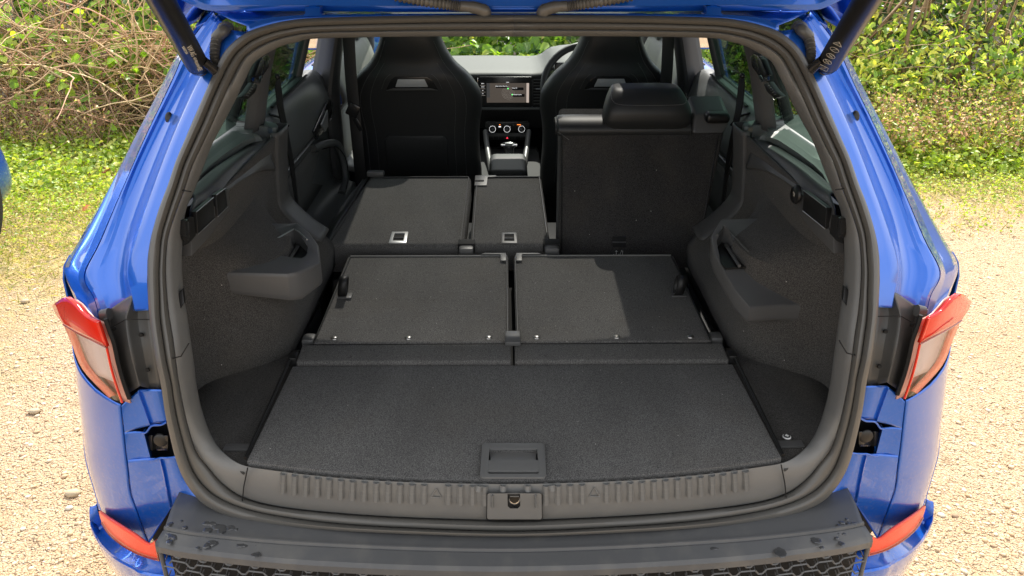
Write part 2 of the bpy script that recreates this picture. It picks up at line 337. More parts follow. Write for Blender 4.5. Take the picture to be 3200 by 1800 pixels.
opt = closed_loft('opening_trim', [mixr(r2, r3, 0, -.006), mixr(r2, r3, .02, 0), mixr(r2, r3, .2, .006), mixr(r2, r3, .45, .008), mixr(r2, r3, .75, .006), mixr(r2, r3, 1, 0),
     mixr(r2, r3, 1.02, -.01)], M['trim'], car, thick=.003)
# seams and clips in the trim
for s in (1, -1):
    for a, b, c in (((605,592),(590,590),(578,588)), ((598,1062),(574,1102),(548,1109))):
        tube('trim_seam', [mx_(PT(*q, .0), s)+Vector((0, -.012, 0)) for q in (a, b, c)], .0012, M['dark'], opt, n=5)
    tube('trim_seam', [mx_(PT(*q, -.012), s) for q in ((774,1462),(762,1520),(757,1570))], .0012, M['dark'], opt, n=5)
    q = [mx_(PT(*C4(x, y), .028), s) for x, y in ((1720,90),(1790,10),(1812,200),(1745,315))]
    prism('latch_cap', q, (0, .01, 0), M['blackp'], opt, r=.002)
# sill ribs
def on_sill(x, v):
    def ip(r):
        b = r[26:]; xs = [abs(p.x) for p in b]
        for i in range(len(b)-1):
            if xs[i+1] <= abs(x) <= xs[i]:
                t = (xs[i]-abs(x))/(xs[i]-xs[i+1]); return b[i].lerp(b[i+1], t)
        return b[0].copy()
    p = ip(r3); q = ip([Vector(p_) for p_ in r2]); q = Vector((math.copysign(abs(x)*1.03, x), q.y, q.z)); p.x = x
    v3 = p.lerp(q, v); v3 += (CAM-v3).normalized()*.0085*min(1, math.sin(math.pi*min(max(v, .05), .95))*1.4); return v3
xr = [((px-1606)*1.215/FPX) for px in [1495-44.2*i for i in range(18)]]
ribm = None
pos = [x for i, x in enumerate(xr) if i != 4]
for x in pos+[-x for x in pos]:
    a, b = on_sill(x, .04), on_sill(x, .56)
    if a is None or b is None: continue
    d = b-a; n = (CAM-a).normalized(); sx = d.cross(n).normalized(); n = sx.cross(d).normalized()
    if ribm is None:
        bm = bmesh.new(); bmesh.ops.create_cube(bm, size=1)
        for v in bm.verts: v.co = Vector((v.co.x*.0108, v.co.y*1, v.co.z*.0165))
        bmesh.ops.bevel(bm, geom=[e for e in bm.edges if abs((e.verts[0].co-e.verts[1].co).y) > .5], offset=.0025, segments=2, affect='EDGES')
        ribm = bpy.data.meshes.new('rib'); bm.to_mesh(ribm); bm.free(); ribm.materials.append(M['trim'])
    o = bpy.data.objects.new('rib', ribm); COL.objects.link(o); o.parent = opt
    Mx = Matrix((sx, d.normalized(), n)).transposed().to_4x4(); Mx.translation = (a+b)/2-n*.0014; o.matrix_local = Mx@Matrix.Diagonal((1, d.length, 1, 1))
for x in (-.066, -.022, .022, .066):
    a, b = on_sill(x*.97, .04), on_sill(x, .2); d = b-a; n = (CAM-a).normalized(); sx = d.cross(n).normalized(); n = sx.cross(d).normalized()
    o = bpy.data.objects.new('rib', ribm); COL.objects.link(o); o.parent = opt
    Mx = Matrix((sx, d.normalized(), n)).transposed().to_4x4(); Mx.translation = (a+b)/2-n*.0014; o.matrix_local = Mx@Matrix.Diagonal((1, d.length, 1, 1))
for x in (xr[4], -xr[4]):                            # raised triangles
    a, b = on_sill(x, .16), on_sill(x, .40); d = (b-a); n = (CAM-a).normalized(); sx = d.cross(n).normalized()
    P = [a, b-sx*.0095, b+sx*.0095, a]; P = [p+n*.002 for p in P]
    tubes('triangle_mark', [([P[i], P[i+1]], .0011) for i in range(3)], M['trim'], opt, n=6)
# striker cover
def sp(px, py, dl=-.012): return PT(px, py, dl)
cv = [sp(*C7(x, y)) for x, y in ((525,745),(545,735),(1225,735),(1245,750),(1250,1060),(1235,1080),(540,1080),(520,1065))]
sc = prism('striker_cover', [p+Vector((0, -.004, .004)) for p in cv], Vector((0, .012, -.012)), M['trim'], opt, r=.0015)
gap = prism('gap_frame', [p+(p-Vector((0.001, -.012, .73)))*.03+Vector((0, -.001, .001)) for p in cv], Vector((0, .008, -.008)), M['dark'], opt)
cc = [sp(*C7(x, y)) for x, y in ((792,742),(960,742),(962,900),(930,935),(830,935),(795,905))]
cut(sc, prism('c', [p+Vector((0, -.02, .02)) for p in cc], Vector((0, .035, -.035)), None))
st = tube('striker', [sp(*C7(885, 800), -.012), sp(*C7(885, 930), .006)], [.0095, .0075], M['steel'], sc, n=14)
st2 = disc('striker_head', sp(*C7(885, 808), -.014), (0, -.5, .85), .0105, .004, M['chrome'], st)
for x in (590, 1170):
    a, b = sp(*C7(x, 750), -.017), sp(*C7(x, 915), -.017); tube('rib', [a, b], .0035, M['trim'], sc, n=8, flat=.5)
# ---------------- D-pillar, channel and flank (left measured, right mirrored)
PIL = [
 [((771,101),'t',-.022),((715,92),'t',-.01),((700,84),'t',.015),((676,50),'t',.05),((668,34),'t',.06),((656,32),'t',.09),((641,33),'s',0)],
 [((693,174),'t',-.022),((655,190),'t',-.01),((640,182),'t',.03),((612,150),'t',.055),((590,140),'t',.06),((574,140),'t',.10),((566,153),'s',0)],
 [((644,282),'t',-.022),((612,268),'t',-.01),((598,260),'t',.035),((553,262),'t',.06),((535,262),'t',.06),((512,268),'t',.12),((498,282),'s',0)],
 [((577,438),'t',-.022),((540,428),'t',-.01),((526,420),'t',.035),((476,415),'t',.06),((462,415),'t',.06),((436,424),'t',.13),((419,432),'s',0)],
 [((525,577),'t',-.022),((484,572),'t',-.01),((468,562),'t',.035),((408,565),'t',.055),((392,574),'t',.055),((365,580),'t',.12),((341,584),'s',0)],
 [((474,731),'t',-.022),((430,724),'t',-.01),((413,714),'t',.035),((342,750),'t',.045),((316,752),'t',.05),((284,765),'t',.10),((250,748),'s',0)],
 [((460,858),'t',-.022),((398,840),'t',-.012),((391,838),'t',.025),((302,858),'t',.03),((266,858),'t',.04),((247,858),'t',.07),((203,838),'s',0)],
 [((462,925),'t',-.022),((410,924),'t',-.012),((404,923),'t',.015),((320,935),'t',.02),((298,930),'t',.03),((268,932),'t',.05),((224,912),'x',-.865)],
 [((464,970),'t',-.022),((420,972),'t',-.012),((414,973),'t',.010),((336,978),'t',.02),((313,990),'t',.025),((303,1004),'t',.03),((254,978),'x',-.815)]]
for s in (1, -1):
    rails = [[], [], [], [], [], [], []]
    for row in PIL:
        for j, (p, kd, dl) in enumerate(row): rails[j].append(mx_(PT(*p, dl) if kd == 't' else PS(*p) if kd == 's' else PX(*p, dl), s))
    R = rails
    lerp = lambda a, b, t, off=(0, 0, 0): [p.lerp(q, t)+Vector(off) for p, q in zip(a, b)]
    prof = [lerp(R[0], R[1], 0, (0, .012, 0)), lerp(R[0], R[1], 0), lerp(R[0], R[1], .5), lerp(R[0], R[1], .92, (0, -.001, 0)), lerp(R[0], R[1], 1, (0, .0015, 0)), lerp(R[1], R[2], .5), R[2], lerp(R[2], R[3], .12, (0, .005, 0)), lerp(R[2], R[3], .4, (0, .009, 0)), lerp(R[2], R[3], .8, (0, .006, 0)),
            lerp(R[2], R[3], .95, (0, .0, 0)), R[3], lerp(R[3], R[4], .45, (0, -.006, 0)), lerp(R[3], R[4], .9, (0, -.005, 0)), lerp(R[3], R[4], .99, (0, .008, 0)), lerp(R[4], R[5], .03, (0, .008, 0)), lerp(R[4], R[5], .06, (0, -.004, 0)), lerp(R[4], R[5], .5, (0, -.003, 0)), lerp(R[4], R[5], .97), R[5],
            lerp(R[5], R[6], .06), lerp(R[5], R[6], .5, (0, -.01, 0)), R[6], [p+Vector((-.004*s, .05, 0)) for p in R[6]], [p+Vector((-.01*s, .5 if p.z < 1.1 else .10, 0)) for p in R[6]]]
    qp = loft('quarter_panel', prof, M['paint'], car, k=6, thick=.002, sharp=28)
    qp['label'] = 'blue painted pillar with a deep rain channel'
    # rear lower corner of the body, between seal, bumper and lamp
    A = [(378,1268),(384,1320),(392,1400),(402,1480),(407,1537),(432,1608),(465,1699)]
    Bc = [(432,1221),(450,1270),(470,1327),(488,1390),(506,1450),(520,1515),(534,1588)]
    Sl = [(503,1218),(516,1280),(532,1352),(550,1425),(575,1495),(620,1560),(700,1612)]
    def at(poly, row, f):
        ys = [p[1] for p in poly]; xs = [p[0] for p in poly]; return f(float(np.interp(row, ys, xs)), row)
    fA = lambda x, y: PB(x, y, -.02); fT = lambda x, y: PT(x, y, .0)
    Ax = [PB(*p, -.02) for p in A]
    def corner(name, ra, rb, rs, parent, n=4):
        a = [mx_(at(A, r, fA), s) for r in np.linspace(ra[0], ra[1], n)]; b = [mx_(at(Bc, r, fT), s) for r in np.linspace(rb[0], rb[1], n)]; c = [mx_(at(Sl, r, fT), s) for r in np.linspace(rs[0], rs[1], n)]
        g = lambda p, q, t, o=0: [u.lerp(v, t)+Vector((0, o, 0)) for u, v in zip(p, q)]
        return loft(name, [g(c, b, 0), g(c, b, .6, .003), g(c, b, .96, .003), g(c, b, 1, -.002), g(b, a, .05, .001), g(b, a, .5, .002), g(b, a, .96, -.001), g(b, a, 1)], M['paint'], parent, k=5, thick=.002, sharp=28)
    g = lambda a, b, t, o=0: [mx_(p.lerp(q, t)+Vector((0, o, 0)), s) for p, q in zip(a, b)]
    inn = corner('rear_corner', (1268, 1352), (1221, 1330), (1218, 1320), car)
    corner('corner_panel', (1437, 1699), (1433, 1588), (1428, 1612), inn, 6)
    rr_ = np.linspace(1350, 1440, 4); ma = [mx_(at(A, r, fA), s) for r in rr_]; mb = [mx_(PT(449+(r-1352)*.26, r, .0), s) for r in rr_]
    lr = lambda p, q, t, o=0: [u.lerp(v, t)+Vector((0, o, 0)) for u, v in zip(p, q)]
    loft('corner_panel', [lr(mb, ma, 0, .012), lr(mb, ma, 0), lr(mb, ma, .5, .002), lr(mb, ma, .96, -.001), lr(mb, ma, 1)], M['paint'], inn, k=4, thick=.002, sharp=28)
    rc = prism('buffer_recess', [mx_(PT(*p, .045), s) for p in [C5(1000,600), C5(1380,440), C5(1580,1000), C5(1100,1060)]], Vector((0, .01, 0)), M['dark'], inn)
    q = [mx_(PT(*p, -.002), s) for p in (C5(1040,650), C5(1100,640), C5(1170,555), C5(1290,545), C5(1370,505))]
    tube('recess_lip', cr(q, 3), .0022, M['paint'], inn, n=8)
    q = [mx_(PT(*p, -.002), s) for p in (C5(1130,1015), C5(1200,1010), C5(1280,985), C5(1380,985), C5(1490,970))]
    tube('recess_lip', cr(q, 3), .0022, M['paint'], inn, n=8)
    bs = loft('bump_stop', [[mx_(PT(*C5(x, y+dy), dd), s) for x, dd in ((1080,.035),(1110,.012),(1170,.006),(1225,.015),(1300,.012),(1385,.012),(1400,.03))] for y, dy in ((690, 0), (700, 0), (780, 0), (850, 0), (870, 15))], M['satin'], inn, k=3, thick=.003)
    disc('rubber_pad', mx_(PT(*C5(1290,745), .010), s), (0, -1, .1), .014, .003, M['blackp'], bs, n=20)
    # outer lower skin: crease to flank
    O = [(250,1135),(247,1259),(249,1340),(256,1420),(272,1480),(287,1530),(299,1577)]
    Am = [Ax[0], Ax[1], Ax[2], Ax[3], Ax[4], Ax[5], Ax[6]]
    topm = [(333,1224),(325,1300),(322,1375),(328,1450),(340,1520),(345,1560),(375,1632)]
    Mx_ = [PB(*p, .0) for p in topm]; Ox = [PX(*p, -.93) for p in O]
    low2 = [(281,1168),(283,1280),(284,1358),(290,1436),(304,1502),(314,1546),(330,1600)]
    Lx = [PB(*p, .0) for p in low2]
    Ox = [Vector((-.918, p.y, p.z)) for p in Ox]; Ox[0].z += .10; Ox[1].z += .03
    rws = np.linspace(1262, 1699, 13); Am = [at(A, r, fA) for r in rws]; Ox = [Vector(v) for v in cr(Ox, 2)]
    arc = []
    for t in (.07, .25, .45, .62, .78, .90, 1.0):
        sn, cs = math.sin(t*math.pi/2), math.cos(t*math.pi/2)
        arc.append([mx_(Vector((a.x+(o.x-a.x)*(.45*sn+.55*t), a.y+(o.y-a.y)*(.55*(1-cs)+.45*t), a.z+(o.z-a.z)*t)), s) for a, o in zip(Am, Ox)])
    loft('rear_wing', [[mx_(p, s) for p in Am]]+arc+[[mx_(Vector((-.931, .42, p.z)), s) for p in Ox]], M['paint'], car, k=5, kv=2, thick=.002, sharp=30)
    # grey lamp bracket
    tp = [(464,915),(403,925),(333,975),(317,984)]
    K0 = [(466,918),(468,960),(474,1010),(486,1100),(505,1222)]
    K1 = [(436,922),(432,965),(432,1010),(448,1100),(470,1215)]
    K2 = [(417,926),(404,965),(396,1006),(410,1099),(437,1206)]
    K3 = [(403,926),(390,972),(388,1008),(402,1099),(430,1210)]
    K4 = [(350,962),(347,1000),(350,1025),(368,1118),(404,1228)]
    K5 = [(318,982),(320,1010),(326,1033),(350,1135),(386,1241)]
    dls = (.012, .012, -.010, -.006, .012, -.012)
    br = loft('lamp_bracket', [[mx_(PT(*p, d), s) for p in K] for K, d in zip((K0, K1, K2, K3, K4, K5), dls)]+[[mx_(PT(*p, .03), s) for p in K5]], M['bracket'], car, k=5, kv=3, thick=.003, sharp=40)
    for x, y, r in ((1243,620,.0042),(1330,1088,.0042),(945,980,.0030),(885,540,.0036),(1285,275,.0026)):
        disc('screw', mx_(PT(*C4(x, y), .008 if x > 1100 else -.004), s), (0, -1, .1), r, .003, M['dark'] if x != 1285 else M['silver'], br, n=12)
    tube('bracket_joint', cr([mx_(PT(*C4(x, y), d), s) for x, y, d in ((1360,420,.004),(1060,420,-.016),(980,450,-.006),(760,575,-.012))], 3), .0009, M['dark'], br, n=5)
    tube('bracket_tab', [mx_(PT(*C4(715,365), -.016), s), mx_(PT(*C4(820,345), -.012), s)], [.010, .011], M['bracket'], br, n=10)
    # tail lamp: clear outer cover, red upper body, pale lower body
    I_ = [(305,1006),(319,1046),(333,1085),(345,1140),(360,1195),(382,1258)]
    O_ = [(162,955),(176,985),(197,1012),(222,1070),(258,1155),(340,1244)]
    m1 = [(262,984),(276,1020),(288,1062),(305,1120),(325,1180),(368,1253)]
    m2 = [(208,930),(225,1000),(240,1038),(262,1095),(292,1168),(355,1249)]
    top = [(305,1006),(262,978),(222,912),(162,955)]
    In = [PB(*p, -.035) for p in I_]; Ma = [PB(*p, -.035) for p in m1]; Mb = [PB(*p, -.03) for p in m2]
    Ou = [PB(*p, -.03) for p in O_]
    R4 = [In, Ma, Mb, Ou]
    up = [[mx_(p, s) for p in r[:3]] for r in R4]
    lampb = loft('tail_lamp', [[mx_(p+Vector((.004, .018, -.014)), s) for p in r] for r in R4], M['lampb'], car, k=4, kv=3, thick=.003)
    lampb['label'] = 'wrap-around tail lamp, red above and clear below'
    loft('red_lens', up, M['red'], lampb, k=5, kv=4, thick=.006)
    loft('clear_lens', [[mx_(p, s) for p in r[2:]] for r in R4], M['clear'], lampb, k=5, kv=4, thick=.0)
    # inside the lower lens: white diffuser, orange strip, red strip
    i2 = lambda t0, t1, off: [[mx_(PB(a[0]*(1-t)+b[0]*t, a[1]*(1-t)+b[1]*t, off), s) for a, b in zip(I_[2:], m2[2:])] for t in (t0, (t0+t1)/2, t1)]
    loft('white_diffuser', [r[0:3] for r in i2(.03, .98, -.018)], M['wdiff'], lampb, k=4, thick=.002)
    for fa in (.18, .36, .54, .72):
        q = [PB(I_[j][0]*(1-u)+m2[j][0]*u, I_[j][1]*(1-u)+m2[j][1]*u, -.016) for j, u in ((3, .06), (3, .75))]; q2 = [PB(I_[2][0]*(1-u)+m2[2][0]*u, I_[2][1]*(1-u)+m2[2][1]*u, -.016) for u in (.06, .75)]
        tube('diffuser_fin', [mx_(q2[0].lerp(q[0], fa), s), mx_(q2[1].lerp(q[1], fa), s)], .0014, M['wdiff'], lampb, n=6)
    q = [mx_(PB(a[0], a[1]+2, -.040), s) for a in (I_[2], m1[2], m2[2], O_[2])]; tube('lens_seam', cr(q, 4), .0016, M['rimred'], lampb, n=6)
    loft('amber_diffuser', [r[2:4] for r in i2(.1, .95, -.010)], M['adiff'], lampb, k=4, thick=.002)
    loft('red_strip', [[mx_(p, s) for p in r] for r in ([PB(p[0], p[1], -.022) for p in O_[2:]][:4], [PB(p[0]+9, p[1]-6, -.024) for p in O_[2:]][:4], [PB(p[0]+20, p[1]-9, -.022) for p in O_[2:]][:4])], M['rdiff'], lampb, k=4, thick=.002)
    tube('lens_edge', cr([mx_(p, s) for p in In], 3), .0022, M['red'], lampb, n=6)
    tube('lamp_gap', cr([mx_(p+Vector((.008, .012, 0)), s) for p in In], 3), .004, M['dark'], lampb, n=6)
    # plug in the channel
    disc('body_plug', mx_(PT(527, 367, .055), s), (.25*s, -1, .3), .0065, .003, M['blackp'], qp, ry=.0105, dome=True)
    # cable grommet and bellows
    gc = mx_(PT(705, 94, .0), s); gr = disc('cable_grommet', gc, (0, -1, .45), .016, .008, M['rubber'], qp, n=26, dome=True)
    tube('elbow', cr([mx_(PT(706, 92, -.012), s), mx_(PT(697, 98, -.024), s), mx_(PT(684, 110, -.022), s), mx_(PT(677, 119, -.016), s)], 4), .0105, M['rubber'], gr, n=14)
    path = cr([mx_(PT(677, 118, -.018), s), mx_(PT(672, 145, -.022), s), mx_(PT(671, 175, -.022), s), mx_(PT(675, 196, -.02), s), mx_(PT(672, 208, -.02), s)], 24)
    tube('bellows', path, [.0070+.0024*math.sin(i*2*math.pi/5.5) for i in range(len(path))], M['rubber'], gr, n=12)
# ---------------- roof edge between the hinges
te = [(1606,42),(1300,43),(1000,46),(900,50),(830,58),(771,80)]
t2 = [(1606,34),(1300,34),(1000,33),(900,33),(800,33),(668,33)]
a_ = [PT(*p, -.015) for p in te]; s0 = [PT(*ST[i][0], -.018) for i in range(6)]; b_ = [PT(*p, .05) for p in t2]; c_ = [PT(p[0], p[1]-22, .10) for p in t2]
for l_ in (a_, s0, b_, c_): l_[0].x = 0
fl = lambda r: [Vector((-p.x, p.y, p.z)) for p in r[::-1][:-1]]+list(r)
loft('roof_rear_edge', [fl(s0), fl([p.lerp(q, .5) for p, q in zip(s0, a_)]), fl(a_), fl([p.lerp(q, .4)+Vector((0, 0, -.002)) for p, q in zip(a_, b_)]), fl(b_), fl(c_)], M['paint'], car, k=5, thick=.002, sharp=30)
for s in (1, -1):
    tube('roof_seam', cr([mx_(PT(*p, d), s) for p, d in (((763,36),.045),((772,66),.02),((778,95),-.015))], 4), .0022, M['paint'], car, n=8)
# ---------------- tailgate, raised
def gate():
    lip = [(1606,38),(1300,37),(951,35),(745,34),(653,33),(611,20),(560,-4)]
    y0 = [.030, .03, .03, .03, .03, .02, .01]
    L0 = [PT(*p, d) for p, d in zip(lip, y0)]
    L1 = [PT(p[0], p[1]-9, d-.02) for p, d in zip(lip, y0)]
    L2 = [PT(p[0]+(6 if i > 3 else 0), p[1]-18, d-.055) for i, (p, d) in enumerate(zip(lip, y0))]
    L3 = [p+Vector((0, .012, .022)) for p in L2]
    L4 = [p+Vector((0, -.08, .06)) for p in L3]
    xs = [0, .15, .33, .46, .54, .58, .62]
    L5 = [Vector((-x*1.02, -.20, 1.755)) for x in xs]; L6 = [Vector((-x*1.03, -.62, 1.93)) for x in xs]; L7 = [Vector((-x*.98, -.80, 1.97)) for x in xs]
    U = [Vector((-x*1.02, -.83, 2.03)) for x in xs]; U2 = [Vector((-x*1.06, -.3, 1.90)) for x in xs]; U3 = [Vector((p.x, .40, 1.60)) for p in L0]; U4 = [Vector((p.x, p.y+.02, p.z+.02)) for p in L0]
    for l_ in (L0, L1, L2, L3, L4): l_[0].x = 0
    g = loft('tailgate', [fl(L0), fl([p.lerp(q, .5)+Vector((0, -.004, -.002)) for p, q in zip(L0, L1)]), fl(L1), fl([p.lerp(q, .15)+Vector((0, .004, .006)) for p, q in zip(L1, L2)]), fl(L2), fl(L3)], M['paint'], car, k=5, thick=.0, sharp=30)
    g['label'] = 'raised tailgate, blue edge with dark inner lining'
    loft('inner_lining', [fl(L3), fl(L4), fl(L5), fl(L6), fl(L7)], M['blackp'], g, k=4, kv=2)
    loft('outer_skin', [fl(L7), fl(U), fl(U2), fl(U3), fl(U4), fl(L0)], M['paint'], g, k=4, kv=3)
    return g
gt = gate()
for s in (1, -1):
    h = crop(450, 0, 4.293)
    q = [mx_(PT(*h(x, y), -.02), s) for x, y in ((2215,-10),(2305,-10),(2305,85),(2358,88),(2358,185),(2388,192),(2385,215),(2140,215),(2140,190),(2160,185),(2160,88),(2213,88))]
    prism('hinge', q, Vector((0, .03, 0)), M['paint'], gt, r=.001)
    P = cr([mx_(PT(1235, -14, -.05), s), mx_(PT(1320, 2, -.05), s), mx_(PT(1400, 14, -.05), s), mx_(PT(1440, 20, -.045), s)], 26)
    tube('cable_conduit', P, [.0085+.0016*math.sin(i*2*math.pi/4.2) for i in range(len(P))], M['rubber'], gt, n=12)
    tube('conduit_boot', cr([mx_(PT(1438, 19, -.045), s), mx_(PT(1475, 22, -.042), s), mx_(PT(1508, 32, -.035), s), mx_(PT(1518, 48, -.02), s)], 4), [.0088]*4+[.010]*4+[.0115]*4+[.009], M['rubber'], gt, n=14)
    # gas strut
    a = mx_(PT(620, 208, -.03), s); b = mx_(PY(505, 2, .10), s); d = (b-a).normalized()
    stt = tube('tailgate_strut', [a+d*.012, a+d*.02, a+d*.45], [.0185, .0195, .0195], M['strut'], car, n=28)
    stt['label'] = 'thick black powered tailgate strut'
    tube('strut_end', [a+d*.014, a+d*.002, a-d*.012], [.0195, .018, .012], M['satin'], stt, n=16)
    tube('ball_socket', [a-d*.014, a-d*.002+Vector((.016*s, .01, -.018)), a+Vector((.022*s, .03, -.024))], [.010, .012, .008], M['satin'], stt, n=12)
    tube('strut_elbow', cr([a+d*.028+Vector((.016*s, -.006, .0)), a+d*.012+Vector((.028*s, -.006, -.006)), a+Vector((.04*s, -.0, -.024))], 4), [.009]*9, M['satin'], stt, n=12)
    for i in range(3): pass
    # printing on the strut
    c = a+d*.085; view = (CAM-c).normalized(); ax = d; nn = (view-ax*view.dot(ax)).normalized(); side = ax.cross(nn)
    if s == 1:
        for st_, t, o_, sz in (('VW AG', .115, -.002, .0125), ('5E0 827 550', .128, .006, .006), ('GERMANY', .055, .0, .007), ('EO 08', .078, -.001, .007)):
            p = a+d*t+nn*.0200-side*o_; text('strut_print', st_, p, -d, nn.cross(-d), sz, M['print'], stt)
        p = a+d*.036+nn*.0202
        for i in range(3): rbox('code_patch', p+side*(.003*(i-1)), (.002, .012, .0004), 0, M['print'], stt, rot=Matrix((side, d, nn)).transposed(), sharp=None)
    else:
        for i, t in enumerate((.032, .062, .088, .115, .14)):
            p = a+d*t+nn*.0203-side*.003; r = .0075
            if i == 4: P = [p+d*r, p-d*r*.7+side*r, p-d*r*.7-side*r, p+d*r]
            elif i == 0: P = [p+d*r+side*r, p+d*r-side*r, p-d*r-side*r, p-d*r+side*r, p+d*r+side*r]
            else: P = [p+(d*math.cos(q)+side*math.sin(q))*r for q in np.linspace(0, 2*math.pi, 15)]
            ls = [([P[j], P[j+1]], .0005) for j in range(len(P)-1)]+[([p-d*r*.5-side*r*.4, p+d*r*.5+side*r*.4], .0005)]
            if i in (1, 2): ls.append(([p+d*r*.7-side*r*.7, p-d*r*.7+side*r*.7], .0005))
            tubes('strut_pictogram', ls, M['print'], stt, n=4)
# ---------------- bumper
zb = .645
def bz(px, py, z=zb): return PZ(px, py, z)
bk = [(536,1587),(600,1602),(760,1640),(1000,1662),(1300,1680),(1606,1690)]
rg = [(514,1650),(620,1668),(850,1690),(1080,1703),(1340,1713),(1606,1717)]
ft = [(487,1692),(600,1714),(850,1742),(1080,1757),(1340,1767),(1606,1770)]
B0 = [bz(*p, .652) for p in bk]; B1 = [bz(*p, .648) for p in rg]; B2 = [bz(*p, .640) for p in ft]
B00 = [p+Vector((0, .08, .006)) for p in B0]
for l_ in (B0, B1, B2, B00): l_[-1].x = 0
def fr(r): return list(r)+[Vector((-p.x, p.y, p.z)) for p in r[::-1][1:]]
lp = lambda a, b, t, o: [p.lerp(q, t)+Vector(o) for p, q in zip(a, b)]
bump = loft('bumper_protector', [fr(B00), fr(B0), fr(lp(B0, B1, .9, (0, 0, 0))), fr(lp(B0, B1, .96, (0, 0, .0035))), fr(lp(B1, B2, .06, (0, 0, .0035))), fr(lp(B1, B2, .14, (0, 0, -.002))), fr(lp(B1, B2, .2, (0, 0, .0))),
      fr(lp(B1, B2, .9, (0, 0, 0))), fr(B2), fr(lp(B2, B2, 0, (0, -.006, -.006))), fr(lp(B2, B2, 0, (0, -.006, -.020))), fr(lp(B2, B2, 0, (0, .02, -.022)))], M['bumper'], car, k=6, thick=.002, sharp=30)
bump['label'] = 'black plastic bumper top with two ridges, spotted with rain'
# honeycomb
def bface(x, z, off=0):                              # the face below the protector
    F_ = fr(B2)
    for i in range(len(F_)-1):
        if F_[i].x <= x <= F_[i+1].x:
            t = (x-F_[i].x)/(F_[i+1].x-F_[i].x); p = F_[i].lerp(F_[i+1], t); return Vector((x, p.y+off, z))
    return Vector((x, F_[0].y+off, z))
xl = B2[0].x+.004
loft('grille_back', [[bface(x, z, .03) for x in np.linspace(xl, -xl, 30)] for z in (.62, .44)], M['dark'], bump, k=1)
ls = []; W = .049; Hh = .0185
for r in range(9):
    zc = .612-r*Hh
    for c in range(-15, 16):
        xc = c*W+(W/2 if r % 2 else 0)
        P = [(xc-W/2+.004, zc), (xc-W/2+.011, zc+Hh*.5), (xc+W/2-.011, zc+Hh*.5), (xc+W/2-.004, zc), (xc+W/2-.011, zc-Hh*.5), (xc-W/2+.011, zc-Hh*.5)]
        if abs(xc) > -xl+.0: continue
        Q = [bface(min(max(x, xl), -xl), z, -.002+.02*max(0, (.60-z))*0) for x, z in P]
        for i in (0, 1, 2): ls.append(([Q[i], Q[i+1]], .0018))
        ls.append(([Q[3], bface(min(xc+W/2+.004, -xl), zc, -.002)], .0018))
        for i in (1, 2): ls.append(([Q[i]+Vector((0, .001, .0)), Q[i]+Vector((0, .022, .004))], .0012))
gm = tubes('honeycomb_grille', ls, M['satin2'], bump, n=4)
tube('grille_side', [bface(xl, .62, .0), bface(xl, .54, .0)], .004, M['bumper'], bump, n=8); tube('grille_side', [bface(-xl, .62, .0), bface(-xl, .54, .0)], .004, M['bumper'], bump, n=8)
tube('grille_lower_edge', cr([bface(x, .535-.0*abs(x), -.002) for x in np.linspace(xl, -xl, 12)], 3), .004, M['bumper'], bump, n=8)
for s in (1, -1):
    g = [[(485,1688),(462,1701),(420,1672),(378,1646),(340,1622),(308,1598)], [(491,1720),(466,1720),(422,1700),(382,1674),(338,1643),(312,1615)], [(497,1752),(470,1745),(430,1731),(382,1704),(340,1668),(318,1634)]]
    rf = loft('reflector', [[mx_(PB(*p, -.066), s) for p in r] for r in g], M['redr'], bump, k=4, kv=3, thick=.005)
    rf['label'] = 'red reflector at the bumper corner'
    tube('reflector_rim', cr([mx_(PB(*p, -.070), s) for p in g[2]], 3), .0018, M['rimred'], rf, n=6)
    tube('reflector_rim', [mx_(PB(485,1690,-.070), s), mx_(PB(497,1752,-.070), s)], .0018, M['rimred'], rf, n=6)
    # blue lower bumper corner: shelf, face, underside
    e0 = [(497,1752),(438,1733),(385,1706),(349,1677),(325,1645),(309,1610),(301,1578)]
    E0 = [PB(*p, -.036) for p in e0]
    def shp(dx, dy, dz):
        o = []
        for i, p in enumerate(E0):
            t = i/6; o.append(Vector((p.x-dx*min(1, t*1.8+.15), p.y-dy*(1-t)**.7, p.z-dz)))
        return o
    E1 = shp(.016, .03, .006); E2 = shp(.018, .034, .02); E3 = shp(.008, .02, .10); E4 = shp(-.02, -.02, .26)
    inner = lambda r: [mx_(p, s) for p in r]
    zr = [Vector((0, bface(0, 0).y, p.z)) for p in (E0[0], E1[0], E2[0], E3[0], E4[0])]
    def withc(r, zc, dy): 
        x0 = r[0].x; mid = [Vector((x0*t, bface(x0*t*.98, 0).y+(r[0].y-bface(x0*.98, 0).y), r[0].z-.012*(1-t))) for t in (0, .25, .5, .75)]
        return inner(mid+r)
    lb = loft('lower_bumper', [withc(r, 0, 0) for r in ([p+Vector((.0, .02, .001)) for p in E0], E0, [p.lerp(q, .85) for p, q in zip(E0, E1)], E1, E2, E3, E4)], M['paint'], car, k=5, kv=2, thick=.002, sharp=35)
# ================================================================ interior
PI = math.pi
def flatpoly(name, pts, n, th, m, parent, r=.002, **kw): return prism(name, [Vector(p) for p in pts], Vector(n)*th, m, parent, r=r, **kw)
